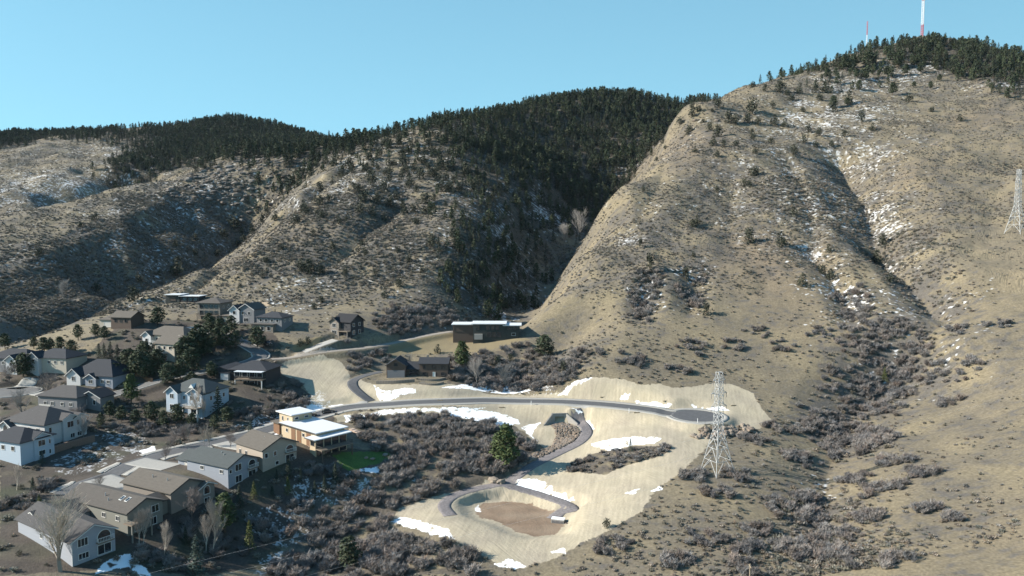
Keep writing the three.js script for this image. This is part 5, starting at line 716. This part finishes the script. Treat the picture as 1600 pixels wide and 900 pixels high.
// scrub: leafless oak brush and low hillside shrubs
const scrubRandom = mulberry(777), big = [], low = [];
const clear = (x, z, e) => onRoad(x, z, e) || inHouse(x, z, e) || maskAt(0, x, z) || maskAt(1, x, z) || maskAt(2, x, z);
for (let i = 0; i < 26000; i++) { // dense brush in the valley bottom
  const x = -130 + scrubRandom() * 290, z = -345 + scrubRandom() * 215, k = scrubRandom(), s = scrubRandom();
  let dens = maskAt(6, x, z) ? 0.36 + 0.5 * noise(x / 12 + 9, z / 9) : 0; const w = scrubAt(x, z); dens = Math.max(dens, smooth(0.5, 1.1, w + 0.5 * noise(x / 9, z / 9)) * 0.4);
  if (k > dens || clear(x, z, 0.6) || insideOf(pondFloor, x, z)) continue;
  const isle = insideOf(island, x, z); big.push([x, z, (isle ? 0.45 : 0.6) + s * (isle ? 0.35 : 0.75)]);
}
for (const [px, py, r] of [[1120, 770, 4], [1100, 840, 5], [1160, 855, 4], [1240, 800, 7], [1180, 830, 3], [1330, 750, 5], [1370, 690, 6], [1400, 720, 5], [1440, 740, 4], [1360, 770, 4], [1350, 810, 4], [1440, 795, 3], [1250, 860, 7], [1310, 840, 5], [1500, 580, 6], [1560, 505, 5], [1480, 630, 5], [1400, 760, 3], [1180, 690, 4], [1220, 670, 5], [1280, 690, 6], [1150, 745, 4], [1060, 880, 3], [1170, 890, 4], [1490, 810, 2], [1080, 545, 6], [1000, 565, 5], [1060, 580, 4], [980, 560, 5], [1140, 540, 5], [1180, 520, 5], [1220, 540, 5], [1280, 520, 5], [1330, 540, 6], [870, 590, 8], [560, 570, 6], [450, 630, 6], [420, 640, 5], [480, 600, 5], [440, 610, 4], [380, 650, 4], [240, 675, 5], [200, 668, 5], [290, 675, 4], [300, 830, 4], [350, 860, 5], [450, 720, 4], [500, 735, 4], [470, 790, 3], [230, 870, 3], [30, 790, 5], [80, 760, 4], [20, 660, 3], [600, 560, 5], [560, 560, 6], [600, 500, 6], [660, 492, 8], [690, 488, 7], [640, 505, 6], [470, 640, 4], [500, 612, 5], [620, 525, 4], [540, 545, 5], [1390, 880, 4], [960, 855, 4], [1080, 745, 5], [440, 690, 3], [330, 780, 4], [410, 830, 4], [270, 880, 4], [540, 745, 4], [1500, 515, 5], [1430, 600, 7], [1380, 640, 6], [1320, 650, 6], [1250, 720, 6]]) {
  const p = spot(px, py); if (!p) continue; for (let i = 0; i < r * (px > 1040 && py > 660 ? 3.4 : 2.4); i++) { const a = scrubRandom() * 6.283, d = Math.sqrt(scrubRandom()) * r * 0.85, x = p.x + Math.cos(a) * d * 1.3, z = p.z + Math.sin(a) * d; if (!clear(x, z, 0.5)) big.push([x, z, 0.5 + 0.6 * scrubRandom()]); }
}
for (let i = 0; i < 1050000; i++) { // low shrubs on the hillsides, gathered by the lie of the ground
  const x = -900 + scrubRandom() * 1550, z = -150 - Math.pow(scrubRandom(), 1.5) * 1150, k = scrubRandom(), s = scrubRandom();
  if (Math.abs(x) > -z * 0.74 + 10) continue;
  const patch = 0.5 + 0.9 * noise(x / 38 + 5, z / 30) + 0.7 * noise(x / 11, z / 8 + 3), open = z > -300 && x > 90 ? 0.16 : z > -330 && x > 20 ? 0.42 : z > -345 && x < 20 ? 0.16 : 1, w = scrubAt(x, z);
  const field = smooth(150, 240, x) * smooth(-420, -300, z);
  if (k > clamp(patch * 0.75 + w * 0.8) * open * (1 - 0.75 * field) || clear(x, z, 0.3)) continue;
  if (maskAt(5, x, z) || maskAt(7, x, z)) continue;
  low.push([x, z, 0.26 + 0.5 * s * s + (w > 0.5 ? 0.35 * s : 0)]);
}
{ // dark evergreen garden shrubs
  const list = []; for (let i = 0; i < 2600; i++) { const x = -235 + scrubRandom() * 215, z = -345 + scrubRandom() * 205; if (!maskAt(5, x, z) || clear(x, z, 0.9) || noise(x / 8 + 20, z / 8) < 0.12) continue; const s = 0.22 + 0.35 * scrubRandom(); list.push([x, groundY(x, z) - 0.1, z, s, s * 0.8]); }
  instanced('evergreen_shrubs', merged(juniperGeometry(29, { n: 240, width: 1.9 })), plantMaterial, list, 'dark evergreen garden shrubs between the houses', 'shrubs', 0.3, 77);
}
// gardens of the estate
for (let i = 0; i < 5200; i++) { const x = -235 + scrubRandom() * 200, z = -345 + scrubRandom() * 205; if (!maskAt(5, x, z) || clear(x, z, 0.6) || noise(x / 7, z / 7) < 0.02) continue; low.push([x, z, 0.5 + 0.6 * scrubRandom()]); }
const scrubGeos = [61, 62, 63, 64].map((s) => scrubGeometry(s, { n: 620, h: 2.1, rad: 2.1, w: 0.045, col: [[0.20, 0.186, 0.175], [0.225, 0.207, 0.192], [0.175, 0.162, 0.155], [0.20, 0.174, 0.16]][s - 61], rust: 0.05 }));
big.sort((a, b) => b[2] / -b[1] - a[2] / -a[1]);
const zones = (x, z) => maskAt(6, x, z) ? (insideOf(island, x, z) ? 0 : z < -270 ? 1 : 2) : x > 40 ? 3 : 4;
const zoneText = [['low leafless shrub in the brush island on graded soil', 'shrubs of the brush island'], ['leafless oak brush clump below the flat-roofed house', 'brush below the flat-roofed house'], ['leafless grey oak brush clump in the valley bottom', 'oak brush of the valley bottom'], ['leafless grey brush clump on the right hand field and gully', 'brush of the right hand field'], ['leafless brush clump beside the estate and upper slope', 'brush beside the estate']];
const step = Math.max(1, Math.floor(Math.min(big.length, 1200) / 300)), restBig = []; let shownBig = 0;
big.forEach(([x, z, s], i) => { if (shownBig < 300 && i % step === 0 && Math.abs(x / z) < 0.72 && z < -150) { shownBig++; const m = new THREE.Mesh(scrubGeos[i % 4], plantMaterial), t = zoneText[zones(x, z)]; m.name = numbered('scrub_bush'); m.position.set(x, groundY(x, z), z); m.rotation.y = i * 2.4; m.scale.set(s * 1.15, s, s * 1.15); m.castShadow = m.receiveShadow = true; m.userData = { label: t[0], category: 'bush', group: t[1] }; scene.add(m); } else restBig.push([x, z, s]); });
for (let v = 0; v < 4; v++) instanced('brush', scrubGeos[v], plantMaterial, restBig.filter((_, i) => i % 4 === v).map(([x, z, s]) => [x, groundY(x, z), z, s * 1.15, s]), ['grey leafless oak brush filling the valley bottom', 'pale leafless oak brush filling the valley bottom', 'dark leafless oak brush filling the valley bottom', 'reddish leafless brush filling the valley bottom'][v], 'brush', 0.3, 70 + v);
const lowGeos = [71, 72, 73].map((s) => scrubGeometry(s, { n: 90, w: 0.12, h: 1.1, rad: 1.3, col: [[0.195, 0.176, 0.152], [0.21, 0.185, 0.148], [0.165, 0.156, 0.122]][s - 71], rust: 0.05 }));
for (let v = 0; v < 3; v++) instanced('hillside_shrubs', lowGeos[v], plantMaterial, low.filter((_, i) => i % 3 === v).map(([x, z, s]) => [x, groundY(x, z), z, s * 1.25, s]), ['grey low shrubs covering the mountain slopes', 'tan low shrubs covering the mountain slopes', 'olive low shrubs covering the mountain slopes'][v], 'shrubs', 0.3, 80 + v);
// ---------- pylons, masts, cables ----------
function bar(a, b, r, sides = 4) { const d = new THREE.Vector3().subVectors(b, a), l = d.length(), g = new THREE.CylinderGeometry(r, r, l, sides, 1).translate(0, l / 2, 0); g.applyQuaternion(new THREE.Quaternion().setFromUnitVectors(new THREE.Vector3(0, 1, 0), d.normalize())); return g.translate(a.x, a.y, a.z); }
const V = (x, y, z) => new THREE.Vector3(x, y, z);
const steel = flat(0.44, 0.45, 0.45, 0.55, 0.3), redPaint = flat(0.48, 0.05, 0.04, 0.6), whitePaint = flat(0.72, 0.72, 0.72, 0.6);
function thing(name, label, category, x, y, z, turn = 0, group) { const o = new THREE.Group(); o.name = numbered(name); o.position.set(x, y, z); o.rotation.y = turn; o.userData = { label, category }; if (group) o.userData.group = group; scene.add(o); return o; }
function pylon(px, py, hpx, label, turn) {
  const p = spot(px, py), height = metres(hpx, p), o = thing('lattice_pylon', label, 'pylon', p.x, p.y - 0.3, p.z, turn), half = (y) => y < height * 0.42 ? mix(height * 0.115, height * 0.036, y / (height * 0.42)) : mix(height * 0.036, height * 0.024, (y - height * 0.42) / (height * 0.58));
  const corner = (i, y) => V((i === 0 || i === 3 ? -1 : 1) * half(y), y, (i < 2 ? -1 : 1) * half(y)), t = 0.075, levels = [0, 0.13, 0.25, 0.34, 0.42, 0.49, 0.56, 0.63, 0.7, 0.77, 0.84, 0.91, 1].map((f) => f * height);
  for (let i = 0; i < 4; i++) put('leg', [bar(corner(i, -1), corner(i, height * 0.42), t * 1.5), bar(corner(i, height * 0.42), corner(i, height), t * 1.2)], steel, o);
  for (let k = 0; k < levels.length - 1; k++) { const g = []; for (let i = 0; i < 4; i++) { const j = (i + 1) % 4; if (k < 3) { const mid = corner(i, levels[k + 1]).add(corner(j, levels[k + 1])).multiplyScalar(0.5); g.push(bar(corner(i, levels[k]), mid, t), bar(corner(j, levels[k]), mid, t)); } else g.push(bar(corner(i, levels[k]), corner(j, levels[k + 1]), t * 0.8), bar(corner(j, levels[k]), corner(i, levels[k + 1]), t * 0.8)); g.push(bar(corner(i, levels[k + 1]), corner(j, levels[k + 1]), t * 0.8)); } put('brace_panel', g, steel, o).userData.kind = 'stuff'; }
  for (const f of [0.66, 0.79, 0.92]) for (const s of [-1, 1]) { const y = height * f, tip = V(s * height * (f > 0.9 ? 0.075 : 0.095), y + 0.1, 0), g = []; for (const i of s < 0 ? [0, 3] : [1, 2]) { g.push(bar(corner(i, y), tip, t), bar(corner(i, y + height * 0.035), tip, t * 0.8)); } const a = put('crossarm', g, steel, o); put('insulator', bar(tip, tip.clone().add(V(0, -height * 0.05, 0)), 0.09, 6), flat(0.25, 0.22, 0.2, 0.4), a); }
  return o;
}
pylon(1121, 736, 161, 'white lattice pylon standing beside the turning circle', 0.45); pylon(1588, 362, 97, 'lattice pylon at the right edge on the hillside', 0.5);
function mast(x, z, y0, bands, w, label) { // triangular lattice in red and white bands
  const o = thing('radio_mast', label, 'mast', x, y0, z, 0.3); let y = 0;
  for (const [len, paint] of bands) { const g = [], c = (i, yy) => V(Math.cos(i * 2.0944) * w, yy, Math.sin(i * 2.0944) * w); for (let i = 0; i < 3; i++) { g.push(bar(c(i, y), c(i, y + len), w * 0.16)); const n = Math.max(2, Math.round(len / (w * 1.8))); for (let k = 0; k < n; k++) { g.push(bar(c(i, y + len * k / n), c(i + 1, y + len * (k + 1) / n), w * 0.09), bar(c(i, y + len * k / n), c(i + 1, y + len * k / n), w * 0.09)); } } put('mast_section', g, paint, o); y += len; }
  return o;
}
{ const [sx, sy] = sight(1441, 55), d = 846, x = sx * d, y = groundY(x, -d); mast(x, -d, y - 2, [[75 + sight(1441, 38)[1] * d - y + 2, redPaint], [26.5, whitePaint], [27, redPaint], [27, whitePaint], [20, redPaint]], 1.5, 'red and white radio mast on the summit, cut by the top edge');
  const h = thing('summit_building', 'low dark building on the summit beside the red and white mast', 'building', x + 14, groundY(x + 14, -d - 6) + 6, -d - 6); put('wall', metricUV(bx(22, 9, 7, 0, -3, 0)), H.charcoal, h); put('roof', metricUV(bx(24, 0.6, 8.5, 0, 1.85, 0)), H.roofDark, h); put('equipment_cabinet', bx(1.6, 2, 1.6, -12.5, 0.6, 3), whitePaint, h); }
{ const d = 1100, [sx] = sight(1355, 50), x = sx * d, y = groundY(x, -d), top = 75 + sight(1355, 33)[1] * d; const len = (top - y) / 5; mast(x, -d, y, [[len, redPaint], [len, whitePaint], [len * 1.2, redPaint], [len * 0.9, whitePaint], [len * 0.9, redPaint]], 0.9, 'thin far red and white mast left of the summit'); }
{ const aluminium = flat(0.5, 0.5, 0.5, 0.5, 0.4), cable = (a, b, sag, label) => { const pts = []; for (let i = 0; i <= 24; i++) { const t = i / 24; pts.push(V(mix(a[0], b[0], t), mix(a[1], b[1], t) - sag * 4 * t * (1 - t), mix(a[2], b[2], t))); } const m = new THREE.Mesh(new THREE.TubeGeometry(new THREE.CatmullRomCurve3(pts), 48, 0.007, 5), aluminium); m.name = numbered('power_cable'); m.castShadow = m.receiveShadow = true; m.userData = { label, category: 'cable' }; scene.add(m); };
  const at = (px, py, d) => { const [x, y] = sight(px, py); return [x * d, CAMERA_HEIGHT + y * d, -d]; };
  cable(at(-60, 968, 104), at(1760, 520, 126), 0, 'uppermost power cable crossing low over the bottom left yards'); cable(at(-60, 1000, 104), at(1760, 545, 126), 0, 'second power cable crossing low over the bottom left yards'); cable(at(-60, 1036, 104), at(1760, 575, 126), 0, 'lowest power cable crossing low over the brush'); 
  const p = spot(1172, 899); if (p) { const top = CAMERA_HEIGHT + sight(1172, 881)[1] * 140, o = thing('utility_pole', 'wooden utility pole at the bottom edge in the right field', 'pole', sight(1172, 881)[0] * 140, 0, -140), g = groundY(o.position.x, -140); put('shaft', new THREE.CylinderGeometry(0.11, 0.15, top - g + 1, 8).translate(0, (top + g - 1) / 2, 0), flat(0.3, 0.24, 0.17), o); put('crossarm', bx(0.12, 0.12, 1.6, 0, top - 0.5, 0), flat(0.3, 0.24, 0.17), o); for (const s of [-1, 1]) put('guy_wire', bar(V(0, top - 0.2, 0), V(s * 9, groundY(o.position.x + s * 9, -138), 2), 0.012), aluminium, o); }
}
// ---------- culvert, riprap, boulders, walls ----------
{ const c = culvertSpot, o = thing('culvert', 'concrete culvert mouth with flared wing walls under the new road', 'culvert', c.x, c.y - 0.3, c.z - 0.6, 0.1), k = MAT.pale, w = 1.9, h = 2.3;
  put('headwall', [bx(1.3, 3.4, 0.5, -w - 0.65 + 0.4, 1.7, 0), bx(1.3, 3.4, 0.5, w + 0.65 - 0.4, 1.7, 0), bx(2 * w - 0.8, 3.4 - h, 0.5, 0, h + (3.4 - h) / 2, 0)].map(metricUV), k, o);
  const wing = (s) => polyhedron(((f) => s < 0 ? f.map((q) => q.slice().reverse()) : f)([[[0, 0, 0], [3.4 * s, 0, 3.6], [3.4 * s, 0.5, 3.6], [0, 3.3, 0]], [[0.4 * s, 0, 0], [0.4 * s, 3.3, 0], [3.8 * s, 0.5, 3.6], [3.8 * s, 0, 3.6]], [[0, 3.3, 0], [3.4 * s, 0.5, 3.6], [3.8 * s, 0.5, 3.6], [0.4 * s, 3.3, 0]], [[3.4 * s, 0, 3.6], [3.8 * s, 0, 3.6], [3.8 * s, 0.5, 3.6], [3.4 * s, 0.5, 3.6]]])).translate(s * (w + 0.3), 0, 0.1);
  put('wing_wall', wing(-1), k, o); put('wing_wall', wing(1), k, o); put('apron', metricUV(bx(2 * w + 1, 0.2, 3.6, 0, 0.05, 1.9)), k, o);
  put('barrel', [bx(0.2, h, 9, -w + 0.3, h / 2, -4.6), bx(0.2, h, 9, w - 0.3, h / 2, -4.6), bx(2 * w, 0.2, 9, 0, h + 0.1, -4.6), bx(2 * w, h, 0.2, 0, h / 2, -9)].map(metricUV), MAT.pale, o); }
function rockGeometry(seed) { const r = mulberry(seed), g = new THREE.IcosahedronGeometry(1, 1), p = g.attributes.position, seen = new Map(); const sx = 0.8 + r() * 0.5, sy = 0.55 + r() * 0.4, sz = 0.8 + r() * 0.4; for (let i = 0; i < p.count; i++) { const k = [p.getX(i), p.getY(i), p.getZ(i)].map((v) => v.toFixed(3)).join(); if (!seen.has(k)) seen.set(k, 0.78 + 0.4 * r()); const s = seen.get(k); p.setXYZ(i, p.getX(i) * s * sx, p.getY(i) * s * sy, p.getZ(i) * s * sz); } g.computeVertexNormals(); return g; }
const rocks = [1, 2, 3, 4].map((s) => rockGeometry(s)), rockMats = [surface([0.2, 0.16, 0.125], 0.7, 51, 1), surface([0.15, 0.12, 0.095], 0.7, 52, 1), surface([0.23, 0.19, 0.15], 0.6, 53, 1)], rr = mulberry(321);
const rockInstMat = flat(0.175, 0.14, 0.11, 0.95), outcropMat = flat(0.15, 0.13, 0.112, 0.95);
{ const poly = P([862, 665], [882, 661], [905, 670], [904, 684], [882, 700], [852, 716], [824, 736], [806, 740], [814, 722], [838, 708], [864, 696], [870, 680]), list = []; for (let i = 0; i < 9000; i++) { const q = poly[i % poly.length], x = q[0] + (rr() - 0.5) * 26, z = q[1] + (rr() - 0.5) * 26, s = 0.25 + 0.4 * rr(); if (insideOf(poly, x, z) && !onRoad(x, z, -1)) list.push([x, groundY(x, z) + s * 0.2, z, s, s]); } for (let v = 0; v < 2; v++) instanced('riprap', rocks[v], rockInstMat, list.filter((_, i) => i % 2 === v), ['riprap stones lining the channel below the culvert', 'angular riprap stones lining the channel below the culvert'][v], 'riprap', 0.4, 90 + v); }
for (let i = 0; i < 95; i++) { const t = rr(), p = spot(mix(1092, 1182, t) + (rr() - 0.5) * 14, mix(680, 672, t) + (rr() - 0.5) * 12); if (!p) continue; const m = new THREE.Mesh(rocks[i % 4], rockMats[i % 3]), s = 0.55 + 0.6 * rr(); m.name = numbered('boulder'); m.position.set(p.x, p.y + s * 0.35 + (rr() < 0.3 ? s * 0.6 : 0), p.z); m.rotation.set(rr() * 0.6, rr() * 6, rr() * 0.6); m.scale.setScalar(s); m.castShadow = m.receiveShadow = true; m.userData = { label: 'brown boulder in the heap below the turning circle', category: 'boulder', group: 'boulder heap below the turning circle' }; scene.add(m); }
for (const [px, py, s, label] of [[1084, 682, 1.1, 'lone boulder left of the boulder heap'], [1092, 684, 0.9, 'smaller boulder left of the boulder heap'], [772, 752, 1.6, 'pale boulder at the fork of the gravel path'], [783, 755, 1.2, 'small pale boulder at the fork of the gravel path'], [833, 719, 1, 'pale rock at the lower end of the riprap'], [572, 716, 0.6, 'garden rock at the edge of the green lawn'], [582, 718, 0.7, 'second garden rock at the edge of the green lawn'], [602, 712, 0.9, 'upright grey rock at the right end of the lawn']]) { const p = spot(px, py), m = new THREE.Mesh(rocks[(px | 0) % 4], rockMats[2]); m.name = numbered('boulder'); m.position.set(p.x, p.y + s * 0.3, p.z); m.rotation.y = px; m.scale.setScalar(s); m.castShadow = m.receiveShadow = true; m.userData = { label, category: 'boulder' }; scene.add(m); }
{ const list = []; for (const [px, py, r, n, k] of [[1000, 215, 26, 90, 1.6], [1040, 190, 22, 70, 1.5], [980, 250, 18, 60, 1.5], [1070, 215, 20, 40, 1.3], [965, 285, 14, 40, 1.3], [900, 365, 12, 30, 1.1], [930, 335, 14, 30, 1.1], [1130, 170, 26, 40, 1.2], [380, 262, 40, 130, 2.4], [350, 285, 40, 120, 2.4], [330, 300, 34, 70, 2.2], [400, 275, 30, 70, 2], [450, 262, 24, 40, 1.6], [640, 340, 30, 30, 1.3], [1540, 130, 14, 30, 1.5], [1400, 230, 30, 25, 1], [1000, 460, 12, 14, 0.8], [880, 410, 10, 14, 0.9], [900, 440, 10, 14, 0.8], [860, 470, 8, 12, 0.7]]) { const p = spot(px, py); if (!p) continue; for (let i = 0; i < n; i++) { const a = rr() * 6.283, d = Math.sqrt(rr()) * r, x = p.x + Math.cos(a) * d, z = p.z + Math.sin(a) * d, s = k * (0.35 + rr() * rr() * 1.1); list.push([x, groundY(x, z), z, s * 1.2, s]); } } for (let v = 0; v < 2; v++) instanced('rock_outcrop', rocks[v + 2], outcropMat, list.filter((_, i) => i % 2 === v), ['rocky outcrops on the ridges', 'angular rocky outcrops on the ridges'][v], 'rocks', 0.35, 95 + v); }
function wallAlong(name, label, pts, height, material, course = 0.5, thick = 0.6) { const path = resample(trace(pts), 14), o = thing(name, label, 'wall', 0, 0, 0), n = Math.round(height / course); for (let k = 0; k < n; k++) { const g = []; for (let i = 0; i < path.length - 1; i++) { const [ax, az] = path[i], [bx_, bz] = path[i + 1], l = Math.hypot(bx_ - ax, bz - az), y = Math.min(groundY(ax, az), groundY(bx_, bz)); g.push(metricUV(bx(l + 0.02, course - 0.03, thick - k * 0.03, 0, 0, 0)).rotateY(-Math.atan2(bz - az, bx_ - ax)).translate((ax + bx_) / 2, y - 0.3 + course * (k + 0.5), (az + bz) / 2)); } put('course', g, material, o); } return o; }
const redWall = surface([0.17, 0.115, 0.09], 0.5, 54, 2);
wallAlong('retaining_wall', 'long reddish block retaining wall below the white house', [[72, 712], [100, 703], [128, 695], [148, 690]], 2.4, redWall, 0.6); wallAlong('retaining_wall', 'dark stone terrace wall in front of the dark timber house', [[588, 600], [620, 599], [648, 597]], 1.5, H.stone); wallAlong('retaining_wall', 'upper stone terrace wall right of the dark timber house steps', [[657, 594], [680, 595], [696, 592]], 1.2, H.stone); wallAlong('retaining_wall', 'low stone terrace wall lowest right of the dark timber house', [[655, 600], [678, 602], [693, 599]], 1.2, H.stone); wallAlong('retaining_wall', 'low brick wall along the slope behind the dark-roofed house', [[150, 575], [172, 580], [190, 588]], 1.3, redWall);
{ const path = resample(trace([[212, 588], [225, 592], [238, 597]]), 18), o = thing('picket_fence', 'short brown picket fence beside the upper street', 'fence', 0, 0, 0); path.forEach(([x, z], i) => { put('picket', bx(0.28, 1.7, 0.08, x, groundY(x, z) + 0.75, z), H.wood, o); }); }
{ const path = resample(trace([[548, 672], [575, 686], [595, 700]]), 10); const o = thing('garden_wall', 'pale pink stone edging right of the modern tan house', 'wall', 0, 0, 0); for (let i = 0; i < path.length - 1; i++) { const [ax, az] = path[i], [cx, cz] = path[i + 1], l = Math.hypot(cx - ax, cz - az); put('stone_block', metricUV(bx(l * 0.95, 0.9, 1.5, 0, 0, 0)).rotateY(-Math.atan2(cz - az, cx - ax)).translate((ax + cx) / 2, groundY((ax + cx) / 2, (az + cz) / 2) + 0.2, (az + cz) / 2), surface([0.4, 0.31, 0.25], 0.4, 55 + (i % 2), 2), o); } }
// ---------- cars and small things ----------
function car(px, py, label, paint, turn, tall = false) {
  const p = spot(px, py), o = thing('parked_car', label, 'car', p.x, p.y + 0.08, p.z, turn), L = 4.6, W = 1.85, hh = tall ? 1.75 : 1.45;
  const prof = tall ? [[-2.3, 0.35], [2.3, 0.35], [2.3, 0.85], [1.25, 1.0], [-2.25, 1.02], [-2.3, 0.7]] : [[-2.3, 0.35], [2.3, 0.35], [2.3, 0.75], [1.2, 0.92], [-1.6, 0.95], [-2.3, 0.85]];
  const ext = (pts, w, bev) => { const g = new THREE.ExtrudeGeometry(new THREE.Shape(pts.map(([a, b]) => new THREE.Vector2(a, b))), { depth: w - 2 * bev, bevelEnabled: true, bevelSize: bev, bevelThickness: bev, bevelSegments: 2 }); return g.translate(0, 0, -(w - 2 * bev) / 2); };
  put('body', ext(prof, W, 0.08), paint, o); const top = tall ? [[-2.15, 1], [1.1, 1], [0.45, hh - 0.08], [-1.95, hh - 0.06]] : [[-1.5, 0.93], [1.1, 0.9], [0.3, hh - 0.08], [-0.9, hh - 0.06]];
  const cab = put('cabin', ext(top, W - 0.24, 0.06), H.glass, o); put('roof_panel', ext(top.map(([a, b]) => [a * 0.82 - 0.02, b > 1.1 ? b + 0.05 : hh - 0.12]), W - 0.28, 0.03), paint, cab);
  for (const x of [-1.42, 1.42]) for (const s of [-1, 1]) { const w = put('wheel', new THREE.CylinderGeometry(0.34, 0.34, 0.22, 14).rotateX(Math.PI / 2).translate(x, 0.34, s * (W / 2 - 0.12)), flat(0.02, 0.02, 0.02, 0.9), o); put('rim', new THREE.CylinderGeometry(0.2, 0.2, 0.03, 10).rotateX(Math.PI / 2).translate(x, 0.34, s * (W / 2 + 0.005)), H.metal, w); }
  for (const s of [-1, 1]) put('headlight', bx(0.05, 0.14, 0.32, 2.37, 0.68, s * 0.62), H.trim, o); return o;
}
const paintOf = (r, g, b) => new THREE.MeshPhysicalMaterial({ color: colour(r, g, b), roughness: 0.4, metalness: 0.2, clearcoat: 1, clearcoatRoughness: 0.1 });
car(484, 651, 'black car parked nearest the white-roofed modern house', paintOf(0.01, 0.01, 0.012), 0.35, true); car(512, 645, 'dark car parked farther along the new road', paintOf(0.02, 0.02, 0.028), 0.3); car(417, 539, 'dark car at the kerb of the upper cul-de-sac', paintOf(0.03, 0.03, 0.035), -0.6, true); 
{ const p = spot(502, 648), o = thing('sign_post', 'white sign post beside the parked black car', 'sign', p.x, p.y, p.z); put('post', new THREE.CylinderGeometry(0.06, 0.06, 3, 8).translate(0, 1.5, 0), whitePaint, o); put('plate', bx(0.6, 0.6, 0.04, 0, 2.9, 0.08), whitePaint, o); }
for (const [px, py, label] of [[983, 645, 'white marker post below the new road'], [830, 633, 'white marker post above the culvert slope'], [1090, 661, 'white marker post at the edge of the turning circle']]) { const p = spot(px, py), o = thing('marker_post', label, 'post', p.x, p.y, p.z); put('post', new THREE.CylinderGeometry(0.09, 0.09, 1.5, 8).translate(0, 0.7, 0), whitePaint, o); put('cap', new THREE.CylinderGeometry(0.13, 0.13, 0.2, 8).translate(0, 1.5, 0), steel, o); }
[[784, 637, 'short straw wattle on the slope below the new road'], [942, 621, 'straw wattle on the cut slope above the road, left one'], [1040, 627, 'straw wattle on the cut slope above the road, right one'], [995, 645, 'straw wattle just below the road near the marker post'], [1105, 664, 'straw wattle below the turning circle'], [1146, 634, 'straw wattle right of the turning circle'], [688, 626, 'straw wattle beside the road below the terrace walls']].forEach(([px, py, label], i) => { const p = spot(px, py), o = thing('straw_wattle', label, 'wattle', p.x, p.y + 0.1, p.z, (i % 3) * 0.15); put('roll', new THREE.CapsuleGeometry(0.16, 1.8, 4, 8).rotateZ(Math.PI / 2), flat(0.2, 0.16, 0.1, 1), o); for (const s of [-0.6, 0.6]) put('stake', bx(0.06, 0.7, 0.06, s, 0.1, 0.05), H.deck, o); });
{ const p = spot(872, 816), o = thing('outlet_box', 'small concrete outlet box with snow on top in the basin corner', 'outlet', p.x, p.y - 0.1, p.z, -0.3); put('base', metricUV(bx(3.4, 1, 1.9, 0, 0.5, 0)), MAT.pale, o); put('grate', [...Array(9)].map((_, i) => bx(0.08, 0.7, 0.06, -1.4 + i * 0.35, 0.5, 0.98)), flat(0.12, 0.12, 0.16, 0.6, 0.5), o).userData.kind = 'stuff'; put('snow_cap', new THREE.BoxGeometry(3.5, 0.18, 1.4, 8, 1, 4).translate(0, 1.09, -0.2), flat(0.84, 0.86, 0.88, 0.9), o); for (let i = 0; i < 5; i++) { const r = put('rock', rocks[i % 4].clone().scale(0.45, 0.45, 0.45).translate(2 + (i % 3) * 0.5, 0.3, -0.8 + i * 0.4), rockMats[1], o); } }
// thin winter haze
scene.fog = new THREE.FogExp2(new THREE.Color(0.72, 0.85, 1.0), 0.000015);
renderer.render(scene, camera);
